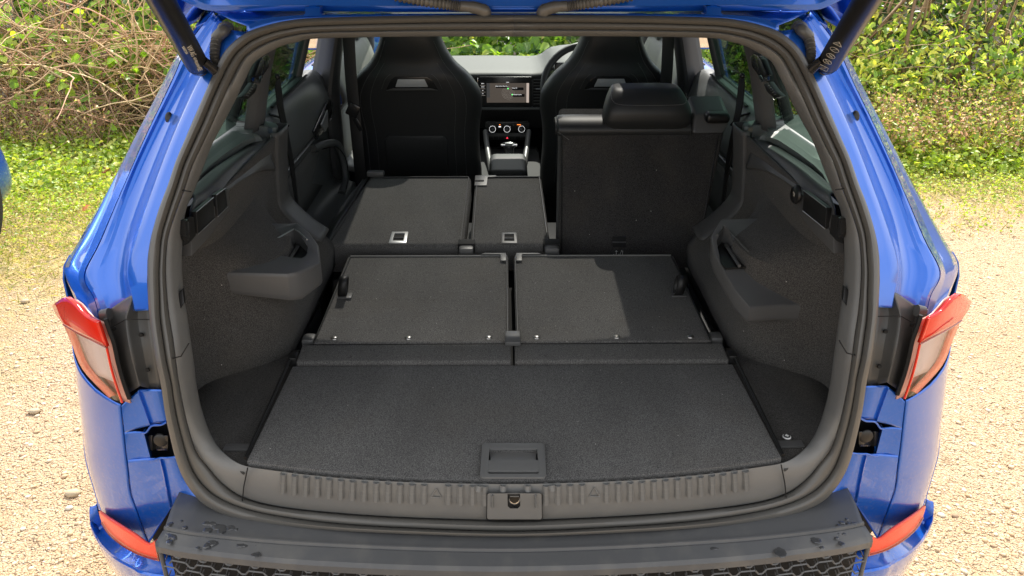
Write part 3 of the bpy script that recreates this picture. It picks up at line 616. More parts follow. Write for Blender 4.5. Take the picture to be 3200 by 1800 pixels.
# ---------------- cargo floor
cfp = [(x, .012+.235*x*x, .740) for x in np.linspace(-.495, .495, 15)]+[(.490, .404, .740), (-.490, .404, .740)]
cf = prism('cargo_floor', cfp, (0, 0, .016), M['carpet'], car, r=.003); cf['label'] = 'loose dark carpeted boot floor board'
hp = [PZ(*C7(x, y), .757) for x, y in ((455,95),(490,80),(1240,80),(1285,100),(1308,500),(1280,545),(460,545),(425,510))]
hd = prism('floor_handle', hp, (0, 0, .004), M['handlep'], cf, r=.0012)
hc = [PZ(*C7(x, y), .761) for x, y in ((550,135),(1190,135),(1208,455),(1195,468),(545,468),(532,455))]
ct = prism('c', [p+Vector((0, 0, -.012)) for p in hc], (0, 0, .03), None); cut(hd, ct)
ct = prism('c', [p+Vector((0, 0, -.03)) for p in hc], (0, 0, .06), None); cut(cf, ct)
y_a = hc[0].y; y_b = hc[3].y
prism('handle_well', [p+Vector((0, 0, -.022)) for p in hc], (0, 0, .004), M['blackp'], hd)
fl_ = [PZ(*C7(x, y), .757) for x, y in ((538,312),(1203,312),(1206,462),(534,462))]
prism('handle_flap', fl_, (0, 0, .0045), M['handlep'], hd, r=.001)
sl_ = [PZ(*C7(x, y), z) for x, y, z in ((560,145,.745),(1180,145,.745),(1172,305,.754),(568,305,.754))]
prism('handle_slope', sl_, (0, 0, .003), M['handlep'], hd)
# well floors either side, with a black edge strip
for s in (1, -1):
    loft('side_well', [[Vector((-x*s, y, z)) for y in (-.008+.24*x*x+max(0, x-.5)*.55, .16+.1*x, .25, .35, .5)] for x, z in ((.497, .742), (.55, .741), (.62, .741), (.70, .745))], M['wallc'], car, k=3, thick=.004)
    tube('edge_strip', [Vector((-.499*s, .075, .757)), Vector((-.497*s, .415, .767))], .0035, M['blackp'], cf, n=8)
    rbox('strip_clip', (-.492*s, .425, .762), (.02, .03, .022), .004, M['blackp'], cf)
# ---------------- folded third row seats
def pnl(name, x0, x1, y0, y1, z0, z1, th, m, parent, r=.012, seg=3, x0b=None, x1b=None, **kw):    # a padded board, z along y
    x0b = x0 if x0b is None else x0b; x1b = x1 if x1b is None else x1b
    return prism(name, [(x0, y0, z0), (x1, y0, z0), (x1b, y1, z1), (x0b, y1, z1)], (0, 0, -th), m, parent, r=r, seg=seg, **kw)
for s in (1, -1):
    a = pnl('third_row_seat', -.462*s, -.008*s, .482, .955, .770, .785, .07, M['seatc'], car, r=.010)
    a['label'] = 'third row seat folded flat, felt-covered back upwards'
    pnl('hinge_flap', -.484*s, -.004*s, .410, .478, .764, .769, .03, M['seatc'], a, r=.006)
    tube('seam', [(-.460*s, .480, .7665), (-.008*s, .480, .7665)], .0012, M['dark'], a, n=6)
    rv = [PZ(*DD(x, y), .778) for x, y in ((840,844),(1027,843),(1229,843))]
    for q in rv:
        disc('rivet', (q.x*s if s == 1 else -q.x, .503, .7708), (0, 0, 1), .0085, .004, M['rivet'], a, n=16, dome=True)
    # cut corner notches
    rbox('hinge_shroud', (-.476*s, .51, .758), (.030, .035, .03), .008, M['grain'], a)
    # piping
    pp = [(-.458*s, .492, .773), (-.452*s, .945, .787), (-.012*s, .945, .787), (-.012*s, .492, .773)]
    tube('piping', cr(pp[:1]+pp[1:2], 1), .0016, M['blackp'], a, n=6); tube('piping', [pp[1], pp[2]], .0024, M['seampipe'], a, n=6); tube('piping', [pp[2], pp[3]], .0016, M['blackp'], a, n=6)
    # corner guide
    q = [(-.014*s, .953, .789), (-.075*s, .953, .789), (-.085*s, .946, .789), (-.034*s, .946, .789), (-.030*s, .94, .789), (-.030*s, .905, .787), (-.014*s, .905, .787)]
    prism('headrest_guide', q, (0, 0, .004), M['grain'], a, r=.001)
    # pull strap: plate and loop
    b = PZ(*DD(868, 745), .780); bx, by = b.x*s, b.y
    pl_ = rbox('strap_plate', (bx, by, .7815), (.036, .03, .004), .0015, M['grain'], a)
    P = []
    for i in range(15):
        t = -PI*.5+2*PI*i/14*.93; P.append((bx-.002*s+.004*math.sin(t), by-.000+.019*math.cos(t)*.9, .808+.025*math.sin(t)))
    V = []; F = []
    for i, p in enumerate(P):
        V += [(p[0]-.0105, p[1], p[2]), (p[0]+.0105, p[1], p[2])]
        if i: F.append((2*i-2, 2*i-1, 2*i+1, 2*i))
    me = bpy.data.meshes.new('pull_strap'); me.from_pydata(V, [], F); o = link('pull_strap', me, M['belt'], a); sm = o.modifiers.new('t', 'SOLIDIFY'); sm.thickness = .0022
rbox('seat_bracket', (0, .488, .777), (.036, .055, .012), .004, M['grain'], car); 
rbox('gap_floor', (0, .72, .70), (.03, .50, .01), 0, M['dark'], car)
# ---------------- second row: two folded backs and one upright
def folded(x0, x1, x0b, x1b, lab):
    a = pnl('rear_seat', x0, x1, 1.00, 1.50, .800, .842, .09, M['seatc'], car, r=.014, x0b=x0b, x1b=x1b); a['label'] = lab
    z = lambda y: .8005+(y-1.0)*.084
    for xa, xb in ((x0+.008, x0b+.008), (x1-.008, x1b-.008)): tube('piping', [(xa, 1.02, z(1.02)+.002), (xb, 1.49, z(1.49)+.002)], .0018, M['blackp'], a, n=6)
    tube('piping', [(x0b+.01, 1.49, z(1.49)+.002), (x1b-.01, 1.49, z(1.49)+.002)], .003, M['leather'], a, n=6)
    return a
sA = folded(-.532, -.137, -.480, -.132, 'wider left rear seat back folded forward, pale grey release slot'); sB = folded(-.118, .115, -.118, .108, 'narrow centre rear seat back folded forward')
def slot(x, y, w_, d_, m, parent):
    z = .8005+(y-1.0)*.084; sl = (0, 1, .084)
    q = lambda a, b, dz: Vector((x+a, y+b, z+b*.084+dz))
    o = prism('anchor_frame', [q(-w_, -d_, .0005), q(w_, -d_, .0005), q(w_*.95, d_, .0005), q(-w_*.95, d_, .0005)], (0, 0, .005), m, parent, r=.0025)
    cut(o, prism('c', [q(-w_*.62, -d_*.66, -.01), q(w_*.62, -d_*.66, -.01), q(w_*.6, d_*.7, -.01), q(-w_*.6, d_*.7, -.01)], (0, 0, .03), None))
    prism('anchor_slot', [q(-w_*.62, -d_*.66, .001), q(w_*.62, -d_*.66, .001), q(w_*.6, d_*.7, .001), q(-w_*.6, d_*.7, .001)], (0, 0, .0008), M['dark'], o)
    tube('anchor_bar', [q(-w_*.6, -.002, .0035), q(w_*.6, -.002, .0035)], .0018, M['grain'], o, n=6)
p = PZ(*DD(1003, 591), .815); slot(p.x, p.y, .0255, .036, M['silver'], sA)
p = PZ(*DD(1281, 592), .815); slot(p.x, p.y, .0235, .034, M['grain'], sB)
rbox('release_lever', (-.458, 1.505, .853), (.058, .03, .018), .006, M['grain'], sA)
prism('lock_recess', [(-.118, 1.50, .842), (-.045, 1.50, .842), (-.048, 1.488, .842), (-.075, 1.484, .842), (-.077, 1.415, .835), (-.118, 1.415, .835)], (0, 0, .005), M['grain'], sB, r=.001)
rbox('lock_slot', (-.102, 1.452, .8435), (.03, .012, .002), .0008, M['dark'], sB)
# padded leather flank of the wide seat
loft('seat_flank', [[Vector(v) for v in r] for r in (
  [(-.530, .99, .79), (-.520, 1.15, .805), (-.500, 1.32, .822), (-.484, 1.50, .838)], [(-.548, .985, .775), (-.545, 1.15, .795), (-.520, 1.32, .812), (-.496, 1.50, .828)], [(-.560, .98, .74), (-.560, 1.15, .765), (-.535, 1.32, .79), (-.502, 1.50, .81)], [(-.56, .98, .55), (-.565, 1.15, .55), (-.55, 1.32, .55), (-.50, 1.50, .6)])], M['leather'], sA, k=4, kv=3, thick=.004)
for x in (-.128, .117): 
    rbox('fold_hinge', (x, .985, .785), (.042, .034, .03), .008, M['grain'], sB)
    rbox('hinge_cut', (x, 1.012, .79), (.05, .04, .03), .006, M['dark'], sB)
for s in (1, -1):
    tube('hinge_cover', [(-.553*s, .95, .74), (-.548*s, .97, .785), (-.545*s, 1.01, .80)], [.03, .034, .028], M['grain'], car, n=14)
# cushion well and dark footwell underneath
rbox('seat_base', (0, 1.25, .60), (1.08, .48, .18), .04, M['leather'], car)
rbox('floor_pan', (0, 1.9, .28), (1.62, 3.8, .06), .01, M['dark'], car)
# upright seat back
up_lean = .30
def U(u, v, w_=0):                                   # u across 0..1, v height 0..1, w out of the face
    x = .139+(.405+.065*v)*u; y = 1.045+v*.16; z = .70+v*.372
    n = Vector((0, -.93, .36)).normalized(); return Vector((x, y, z))+n*w_
P = [U(0, 0), U(1.02, 0), U(1.06, 1), U(.02, 1)]
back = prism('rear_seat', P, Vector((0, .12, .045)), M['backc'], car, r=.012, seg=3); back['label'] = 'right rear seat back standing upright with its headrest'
for u in (.03, 1.02): tube('piping', [U(u, 0, .001), U(u, .97, .001)], .0018, M['blackp'], back, n=6)
# leather top roll
tr = []
for u in (-.005, .0, .04, .3, .6, .82, .84):
    c = U(u, 1.0); row = []
    for k_ in range(9):
        t = PI*(-.15+1.1*k_/8); ry = .060; e = .8 if u < .02 else 1; row.append(c+Vector((0, .052-ry*math.cos(t)*e, .004+.034*math.sin(t)*e)))
    tr.append(row)
loft('top_roll', tr, M['leather'], back, k=3, kv=3, thick=.004)
P = [U(.845, .985, .006), U(1.055, .985, .006), U(1.07, 1.04, .008), U(1.07, 1.13, .004), U(.85, 1.13, .004)]
rl = prism('release_housing', P, Vector((0, .11, .03)), M['grain'], back, r=.010, seg=3)
rbox('release_lever', U(.985, 1.105, .012), (.070, .05, .030), .012, M['blackp'], back, seg=3)
q = U(.44, .20, .002); rbox('anchor_slot', q, (.040, .004, .032), .001, M['dark'], back, rot=Matrix.Rotation(-.36, 3, 'X'))
rbox('slot_bar', q+Vector((0, -.003, 0)), (.040, .003, .003), .0005, M['grain'], back)
ac = U(.44, .118, .002); ls = []
for (a, b) in (((0, -.009), (0, .008)), ((-.004, .005), (.004, .005))): ls.append(([ac+Vector((a[0]-.006, 0, a[1])), ac+Vector((b[0]-.006, 0, b[1]))], .0006))
ls.append(([ac+Vector((.008*math.sin(t)-.006, 0, -.002-.007*math.cos(t))) for t in np.linspace(-1.3, 1.3, 8)], .0006)); ls.append(([ac+Vector((.004, 0, -.009)), ac+Vector((.010, 0, .009))], .0006)); ls.append(([ac+Vector((.012, 0, -.009)), ac+Vector((.013, 0, .007))], .0006))
tubes('anchor_symbol', ls, M['white'], back, n=4)
# headrest
hx = .405; hy = 1.235; hz = 1.098
hr = rings('headrest', [(hx, hy, hz-.014, .118, .040, 5), (hx, hy, hz, .126, .050, 5), (hx, hy-.002, hz+.015, .130, .054, 4.6), (hx, hy-.001, hz+.04, .127, .055, 4.4), (hx-.002, hy+.010, hz+.066, .117, .054, 4.4), (hx-.003, hy+.024, hz+.086, .106, .050, 4.4), (hx-.003, hy+.034, hz+.095, .098, .043, 4.4), (hx-.003, hy+.040, hz+.098, .084, .032, 4), (hx-.003, hy+.042, hz+.099, .03, .01, 2)], M['leather'], back, n=48)
def stitch(name, P, parent, off=0, dash=.006, r=.0007):
    P = cr(P, 12); d = np.r_[0, np.cumsum(np.linalg.norm(np.diff(P, axis=0), axis=1))]; ls = []; t = 0
    while t+dash*.65 < d[-1]:
        q = [np.array([np.interp(x, d, P[:, i]) for i in range(3)]) for x in (t, t+dash*.65)]; ls.append((q, r)); t += dash
    return tubes(name, ls, M['stitch'], parent, n=4, kind='stuff')
stitch('stitching', [Vector(v) for v in ((hx-.112, hy-.02, hz+.088), (hx-.108, hy-.038, hz+.070), (hx-.085, hy-.049, hz+.060), (hx, hy-.050, hz+.058), (hx+.09, hy-.048, hz+.060), (hx+.108, hy-.034, hz+.070), (hx+.110, hy-.01, hz+.085))], hr, r=.0009)
stitch('stitching', [U(-.0, 1.0, .012), U(.03, .975, .022), U(.075, .94, .012)], back)
for dx in (-.07, .07): tube('headrest_post', [(hx+dx, hy+.01, hz-.05), (hx+dx, hy+.01, hz+.01)], .006, M['chrome'], back, n=8)
# ---------------- side trims
def wallx(y, z):
    sm = lambda t: max(0, min(1, t))**2*(3-2*max(0, min(1, t)))
    a = sm((y-.33)/.17); hi = sm((z-.80)/.14); a2 = a*(1-sm((y-.64)/.12))
    return -(.675-.165*a*(1-hi)-hi*(.115*a2*(1-sm((z-.985)/.05))+.045*a)-.02*sm((z-1.0)/.2))
for s in (1, -1):
    ys = [.165, .20, .24, .28, .33, .37, .41, .46, .52, .6, .7, .8, .9, 1.0]; zs = [.735, .76, .8, .86, .92, .98, 1.03, 1.08, 1.13]
    topz = lambda y: 1.135
    stp = [[Vector((wallx(y, z)*s, max(y, .17+gz(z)+.012), .735+(z-.735)*((topz(y)-.735)/.395))) for y in ys] for z in zs]
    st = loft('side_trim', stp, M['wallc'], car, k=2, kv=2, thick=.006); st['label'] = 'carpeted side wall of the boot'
    # plastic frame above the carpet: from the trim edge up to the ledge
    fr0 = [PX(*p, -.636) for p in ((606,612),(640,590),(700,535),(760,490),(810,455),(838,432))]
    fr1 = [PX(*p, -.618) for p in ((598,660),(640,650),(700,585),(760,545),(815,505),(850,490))]
    fr2 = [PX(*p, -.612) for p in ((590,742),(636,690),(712,600),(770,555),(825,530),(862,528))]
    mirr = lambda r: [mx_(p, s) for p in r]
    up = loft('upper_trim', [mirr([p+Vector((-.03, 0, .0)) for p in fr0]), mirr(fr0), mirr(fr1), mirr(fr2), mirr([p+Vector((-.02, 0, -.006)) for p in fr2]), mirr([p+Vector((-.07, 0, -.010)) for p in fr2])], M['grain'], st, k=5, kv=3, thick=.004)
    # forward end of the trim that turns inwards beside the second row
    zz_ = [1.145, 1.08, 1.0, .94, .88, .84]
    loft('trim_end', [[Vector(((wallx(y, z)+dx)*s, y, z)) for z in zz_] for y, dx in ((1.035, -.03), (1.03, .004), (1.01, .012), (.97, .012), (.93, .008), (.925, -.01))], M['grain'], st, k=4, kv=3, thick=.004)
    # ledge (parcel shelf support)
    lz = 1.148
    l0 = [PZ(*p, z) for p, z in (((612,590),1.10),((622,560),1.13),((650,510),1.148),((700,465),1.15),((760,425),1.15),((800,418),1.15))]
    l1 = [p+Vector((.013, -.002, -.009)) for p in l0]; l2 = [p+Vector((.016, -.002, -.026)) for p in l0]
    lo_ = [Vector((-.80, p.y+.02, p.z+.012)) for p in l0]; lm = [Vector((-.72, p.y+.01, p.z+.006)) for p in l0]
    lg = loft('shelf_ledge', [mirr(lo_), mirr(lm), mirr([p.lerp(q, .6) for p, q in zip(lm, l0)]), mirr(l0), mirr(l1), mirr(l2), mirr([p+Vector((-.012, 0, -.008)) for p in l2])], M['ledge'], st, k=6, kv=2, thick=.003, sharp=50)
    zp = lambda x, y, z=1.151: mx_(PZ(x, y, z), s)
    prism('ledge_plate', [zp(*p) for p in ((560,620),(690,360),(707,365),(740,391),(790,403),(788,416),(797,428),(760,441),(700,482),(652,520),(626,548),(600,600))], (0, 0, -.012), M['ledge'], lg, r=.002)
    prism('ledge_block', [zp(*p) for p in ((698,358),(840,379),(864,385),(869,392),(864,398),(850,399),(838,395),(728,386))], (0, 0, -.02), M['ledge'], lg, r=.004)
    yq = PZ(790, 396, 1.15).y; prism('ledge_recess', [mx_(PY(*p, yq), s) for p in ((735,392),(840,396),(841,450),(826,462),(800,446),(760,430))], (0, .01, 0), M['ledge'], lg, r=.001)
    tube('ledge_slot', cr([mx_(PZ(x, y, 1.152), s) for x, y in ((722,378),(745,379),(800,386),(820,390))], 3), .006, M['blackp'], lg, n=8, flat=.3)
    tube('lip_gleam_line', cr([mx_(p+Vector((.010, -.002, -.026)), s) for p in l0], 3), .0028, M['silver' if s == 1 else 'grain'], st, n=6)  # silver on the left paints the sunlit gleam along the lip
    # pocket panel
    q = [(600,800),(600,742),(650,672),(712,588),(722,598),(718,655),(660,735)]
    pk = prism('pocket_panel', [mx_(PX(*p, -.609), s) for p in q], Vector((-.02*s, 0, 0)), M['grain'], st, r=.002)
    if s == 1: rects = (((614,662),(667,617),(672,682),(620,731)), ((676,609),(704,589),(712,646),(681,677)))
    else: rects = (((622,655),(690,600),(692,665),(626,722)),)
    for r_ in rects:
        rr = prism('pocket_lid', [mx_(PX(*p, -.604), s) for p in r_], Vector((-.01*s, 0, 0)), M['blackp'], pk, r=.001)
        for a_, b_ in ((0, 1), (2, 3)): tube('lid_edge', [mx_(PX(*r_[a_], -.602), s), mx_(PX(*r_[b_], -.602), s)], .0010, M['silver'], rr, n=5)
    if s == -1:
        c0 = mx_(PX(710, 612, -.602), s); disc('socket_cap', c0, (-1, -.1, .1), .021, .006, M['blackp'], pk); text('cap_print', '12V', c0+Vector((-.0065, 0, 0)), (.1, 1, 0), (0, 0, 1), .012, M['print'], pk)
    hk = prism('bag_hook', [mx_(PX(*C3(x, y), -.585), s) for x, y in ((1830,390),(1870,365),(1885,400),(1890,650),(1870,660),(1845,600))], Vector((-.02*s, .01, 0)), M['satin'], pk, r=.002)
    prism('hook_recess', [mx_(PX(*C3(x, y), -.606), s) for x, y in ((1800,560),(1810,420),(1880,340),(1940,330),(1970,580),(1880,680),(1800,720))], Vector((-.006*s, 0, 0)), M['dark'], pk)
    tube('net_hook', [mx_(PX(*C3(x, y), -.655), s) for x, y in ((2135,615),(2120,660),(2118,700))], .0024, M['silver'], st, n=8)
    # cup holder box on the wheel arch
    if s == 1: TP = [(-.66, .408, .985, .940), (-.476, .412, .978, .915), (-.456, .432, .974, .908), (-.430, .515, .958, .905), (-.448, .585, .975, .918), (-.475, .625, .988, .92), (-.508, .655, 1.0, .93), (-.66, .655, 1.0, .93)]
    else: TP = [(-.68, .400, .905, .865), (-.575, .398, .908, .868), (-.497, .366, .918, .880), (-.480, .42, .930, .885), (-.462, .55, .960, .915), (-.462, .60, .985, .93), (-.495, .65, 1.008, .95), (-.68, .66, 1.01, .95)]
    cxm, cym = -.54, .52
    def ring(t, inset, dz): return [Vector(((cxm+(x-cxm)*(1-inset*(0 if x < -.6 else 1)))*s, cym+(y-cym)*(1-inset), zb_+(zt-zb_)*t+dz)) for x, y, zt, zb_ in TP]
    R_ = [ring(0, .16, -.004), ring(0, .05, -.002), ring(.07, .015, 0), ring(.2, .0, 0), ring(.84, -.004, 0), ring(.93, .004, 0), ring(.98, .018, 0), ring(1, .04, 0)]
    sub = []
    for r in R_:
        rr = []
        for i in range(8): rr += [r[i].lerp(r[(i+1) % 8], t) for t in (0, .5)]
        sub.append(rr)
    n = 16; V = [tuple(v) for r in sub for v in r]; F = [(j*n+i, j*n+(i+1) % n, (j+1)*n+(i+1) % n, (j+1)*n+i) for j in range(len(sub)-1) for i in range(n)]
    F += [tuple(range(n-1, -1, -1)), tuple(range((len(sub)-1)*n, len(sub)*n))]
    me = bpy.data.meshes.new('cup_holder'); me.from_pydata(V, [], F); me.update()
    bm = bmesh.new(); bm.from_mesh(me); bmesh.ops.recalc_face_normals(bm, faces=bm.faces); bm.to_mesh(me); bm.free()
    cup = link('cup_holder', me, M['cupm'], st, sharp=45); pass
    hq = [tuple(PZ(*p, .996))[:2] for p in ((811,773),(917,712),(933,720),(959,745),(952,766),(938,776))] if s == 1 else [(-PZ(*p, .990).x, PZ(*p, .990).y) for p in ((2338,791),(2276,722),(2260,716),(2241,738),(2262,784),(2274,795))]
    ctr = prism('c', [(x*s, y, .955) for x, y in hq], (0, 0, .08), None); cut(cup, ctr)
    prism('cup_well', [(x*s, y, .953) for x, y in hq], (0, 0, .004), M['blackp'], cup)
    tube('cup_rim', [(x*s, y, .993) for x, y in hq[:4]], .0018, M['silver' if s == 1 else 'grain'], cup, n=6)
    tube('cup_divider', [(-.50*s, .48, .962), (-.50*s, .60, .962)], .004, M['grain'], cup, n=6)
    # well pad with a round cap in the right well
    rbox('well_mat', (-.53*s, .125, .745), (.05, .02, .004), .001, M['grain'], st)
    if s == -1:
        q = PZ(*DD(1979, 1099), .747); cp = disc('floor_fastener', q, (0, 0, 1), .0085, .002, M['white'], st); disc('fastener_ring', q+Vector((0, 0, .0021)), (0, 0, 1), .0066, .0008, M['dark'], cp); 
        rbox('fastener_cross', q+Vector((0, 0, .0032)), (.0075, .003, .0008), 0, M['white'], cp); rbox('fastener_cross', q+Vector((0, 0, .0036)), (.003, .0075, .0008), 0, M['white'], cp)
    # D-pillar inner panel and quarter trim above the ledge
    w0 = [(-.745, .30, 1.16), (-.735, .6, 1.16), (-.72, .95, 1.16)]; w1 = [(-.66, .45, 1.35), (-.655, .7, 1.35), (-.65, .97, 1.35)]; w2 = [(-.58, .55, 1.56), (-.58, .75, 1.57), (-.58, .98, 1.58)]
    pz = loft('quarter_window', [[mx_(Vector(v), s) for v in r] for r in (w0, w1, w2)], M['privacy'], st, k=4, kv=3)
    cpil = loft('pillar_lining', [[mx_(Vector(v), s) for v in r] for r in (
        [(-.70, .94, 1.14), (-.66, .96, 1.30), (-.60, .99, 1.45), (-.545, 1.02, 1.60)], [(-.672, .96, 1.14), (-.635, .98, 1.30), (-.577, 1.01, 1.45), (-.52, 1.04, 1.60)], [(-.670, 1.03, 1.14), (-.632, 1.05, 1.30), (-.575, 1.08, 1.45), (-.52, 1.11, 1.60)], [(-.72, 1.06, 1.14), (-.68, 1.08, 1.30), (-.61, 1.10, 1.45), (-.55, 1.12, 1.60)])], M['pillar'], st, k=4, kv=3, thick=.004, sharp=50)
    loft('roof_side', [[mx_(Vector((x, y, z)), s) for y, z in ((.50, zo-.03), (.9, zo), (1.5, zo+.02), (2.1, zo), (2.85, zo-.09))] for x, zo in ((-.50, 1.60), (-.56, 1.575), (-.62, 1.53), (-.655, 1.49), (-.68, 1.50), (-.66, 1.56), (-.60, 1.60))], M['roofin'], car, k=3, thick=.006)
    # seat belt tongue in its holder on the lining
    H = lambda x, y, x_: mx_(PX(x, y, x_), s)
    hold = prism('belt_holder', [H(*C1(x, y), -.615) for x, y in ((1850,720),(1905,770),(1880,900),(1800,1020),(1760,1110),(1690,1100),(1700,1010),(1745,880),(1790,760))], Vector((-.02*s, .0, 0)), M['satin'], pz, r=.004)
    prism('belt_pad', [H(*C1(x, y), -.600) for x, y in ((1770,800),(1800,770),(1830,790),(1780,1010),(1740,1040),(1690,1010))], Vector((-.015*s, 0, 0)), M['blackp'], hold, r=.004)
    prism('belt_tongue', [H(*C1(x, y), -.598) for x, y in ((1680,1100),(1735,1130),(1700,1230),(1600,1325),(1525,1295),(1600,1220))], Vector((-.015*s, 0, 0)), M['blackp'], hold, r=.003)
    prism('tongue_plate', [H(*C1(x, y), -.602) for x, y in ((1790,1010),(1805,1030),(1760,1110),(1680,1080),(1685,1030),(1760,1090))], Vector((-.006*s, 0, 0)), M['chrome'], hold)
    tubes('tongue_grip', [([H(*C1(1640+dx-i*12, 1150+i*30), -.597), H(*C1(1668+dx-i*12, 1158+i*30), -.597)], .0006) for i, dx in enumerate((12, 6, 0, -6, -16))], M['silver'], hold, n=4)
    # belt running down from the pillar
    bl = prism('seat_belt', [H(*p, -.648) for p in (C1(1985,990), C1(2030,1040), C1(2080,1449), (918,500), (940,700), (934,700), (905,500), (868,330), (862,270))], Vector((-.003*s, 0, 0)), M['belt'], car)
    disc('belt_guide', H(*C1(1990, 1020), -.645), (1*s, -1, .4), .008, .006, M['satin'], bl, dome=True)
    # ---------------- rear door card, window, frame
    yy = [1.06, 1.2, 1.4, 1.6, 1.78, 1.90]
    prof = [(-.78, 1.125), (-.745, 1.13), (-.715, 1.115), (-.69, 1.07), (-.672, 1.01), (-.672, .97), (-.695, .945), (-.70, .90), (-.698, .80), (-.695, .72), (-.64, .70), (-.615, .69), (-.612, .66), (-.66, .60), (-.70, .52), (-.71, .35)]
    dc = loft('rear_door', [[Vector(((x+.012*(y-1.06))*s, y, z)) for y in yy] for x, z in prof], M['door'], car, k=2, kv=3, thick=.006, sharp=60)
    dc['label'] = 'rear door seen from inside, dark lining with armrest'
    loft('cloth_insert', [[Vector(((-.692)*s, y, z)) for y in (1.10, 1.3, 1.5, 1.66, 1.72)] for z in (.74, .80, .87, .91)], M['cloth2'], dc, k=2, thick=.004)
    tube('trim_strip', cr([(-.684*s, 1.08, .950), (-.678*s, 1.4, .952), (-.670*s, 1.85, .958)], 4), .006, M['silver'], dc, n=8, flat=.5)
    tube('grab_handle', cr([(-.685*s, 1.60, .915), (-.655*s, 1.70, .905), (-.640*s, 1.80, .87), (-.632*s, 1.835, .80), (-.628*s, 1.82, .73), (-.632*s, 1.74, .70)], 5), [.014]*26, M['door'], dc, n=12)
    tube('grab_rim', cr([(-.668*s, 1.66, .895), (-.640*s, 1.76, .875), (-.618*s, 1.805, .82), (-.612*s, 1.80, .75), (-.615*s, 1.75, .715)], 5), .0022, M['satin'], dc, n=6)
    prism('handle_bezel', [(-.664*s, 1.52, .995), (-.661*s, 1.80, 1.045), (-.661*s, 1.82, .99), (-.668*s, 1.75, .955), (-.672*s, 1.58, .95)], (.010*s, 0, 0), M['satin'], dc, r=.003)
    prism('door_release', [(-.652*s, 1.60, .998), (-.652*s, 1.72, 1.022), (-.652*s, 1.70, .965), (-.652*s, 1.64, .962)], (.006*s, 0, 0), M['silver'], dc, r=.003)
    prism('window', [(-.762*s, 1.02, 1.10), (-.762*s, 1.76, 1.12), (-.62*s, 1.80, 1.55), (-.62*s, 1.10, 1.55)], (.004*s, 0, 0), M['glass'], dc)
    for a, b, r in (((-.765, 1.765, 1.10), (-.622, 1.82, 1.56), .018), ((-.76, 1.0, 1.12), (-.762, 1.78, 1.125), .010), ((-.77, 1.05, 1.13), (-.62, 1.12, 1.55), .016)):
        tube('window_frame', [mx_(Vector(a), s), mx_(Vector(b), s)], r, M['grain'], dc, n=10)
    tube('window_frame', [mx_(Vector((-.79, 1.83, 1.08)), s), mx_(Vector((-.64, 1.88, 1.58)), s)], .022, M['paint'], dc, n=10)
    tube('vent_slot', [(-.722*s, 1.30, 1.127), (-.724*s, 1.78, 1.132)], .006, M['dark'], dc, n=6, flat=.4)
    tube('blind_hook', cr([(-.715*s, 1.24, 1.12), (-.69*s, 1.27, 1.10), (-.67*s, 1.27, 1.075)], 4), .0035, M['satin'], dc, n=8)
    # ---------------- middle pillar, front belt, front door
    bp = loft('door_pillar', [[Vector((x*s+dx*s, y, z)) for x, y, z in ((-.74, 1.98, .35), (-.725, 1.97, .7), (-.72, 1.96, 1.0), (-.665, 1.94, 1.2), (-.61, 1.92, 1.4), (-.545, 1.90, 1.60))] for dx, y_ in ((-.05, 0),)]+
        [[Vector((x*s, y, z)) for x, y, z in ((-.70, 1.88, .35), (-.688, 1.875, .7), (-.680, 1.87, 1.0), (-.64, 1.87, 1.2), (-.585, 1.86, 1.4), (-.53, 1.85, 1.60))],
         [Vector((x*s, y, z)) for x, y, z in ((-.655, 1.93, .35), (-.645, 1.92, .7), (-.648, 1.92, 1.0), (-.615, 1.92, 1.2), (-.562, 1.91, 1.4), (-.51, 1.90, 1.60))],
         [Vector((x*s, y, z)) for x, y, z in ((-.68, 2.04, .35), (-.66, 2.02, .7), (-.66, 2.02, 1.0), (-.63, 2.01, 1.2), (-.58, 2.0, 1.4), (-.52, 1.98, 1.60))]], M['door2'], car, k=3, kv=4, thick=.005)
    bp['label'] = 'dark pillar between the doors'
    fb = tube('seat_belt', cr([(-.575*s, 1.90, 1.42), (-.585*s, 1.885, 1.15), (-.583*s, 1.88, .95), (-.578*s, 1.87, .70), (-.57*s, 1.86, .45)], 4), .022, M['belt'], car, n=8, flat=.08, nrm=(0, 1, 0))
    rbox('belt_tongue', (-.586*s, 1.872, .985), (.045, .016, .05), .006, M['satin'], fb, rot=Matrix.Rotation(.5*s, 3, 'Y')); rbox('tongue_blade', (-.570*s, 1.868, .93), (.018, .008, .05), .002, M['satin'], fb, rot=Matrix.Rotation(-.45*s, 3, 'Y'))
    yf = [2.02, 2.2, 2.45, 2.7, 2.9]
    fd = loft('front_door', [[Vector(((x+.02)*s, y, z)) for y in yf] for x, z in prof], M['door3'], car, k=2, kv=3, thick=.006, sharp=60); fd['label'] = 'front door seen from inside, pale grey lining'
    loft('cloth_insert', [[Vector((-.676*s, y, z)) for y in (2.05, 2.3, 2.5, 2.7)] for z in (.72, .80, .87, .93)], M['greyc'], fd, k=2, thick=.004)
    prism('window', [(-.745*s, 2.06, 1.12), (-.745*s, 2.95, 1.10), (-.66*s, 2.72, 1.30), (-.58*s, 2.40, 1.50), (-.60*s, 2.06, 1.52)], (.004*s, 0, 0), M['glass2'], fd)
    prism('door_release', [(-.652*s, 2.30, .99), (-.652*s, 2.45, 1.01), (-.652*s, 2.43, .95), (-.652*s, 2.36, .945)], (.008*s, 0, 0), M['silver'], fd, r=.003)
    rbox('mirror_cover', (-.70*s, 2.78, 1.19), (.03, .20, .15), .02, M['grain'], fd)
    mir = rbox('door_mirror', (-.94*s, 2.82, 1.13), (.22, .10, .15), .03, M['paint'], car); rbox('mirror_glass', (-.94*s, 2.768, 1.13), (.19, .004, .12), .001, M['chrome'], mir)
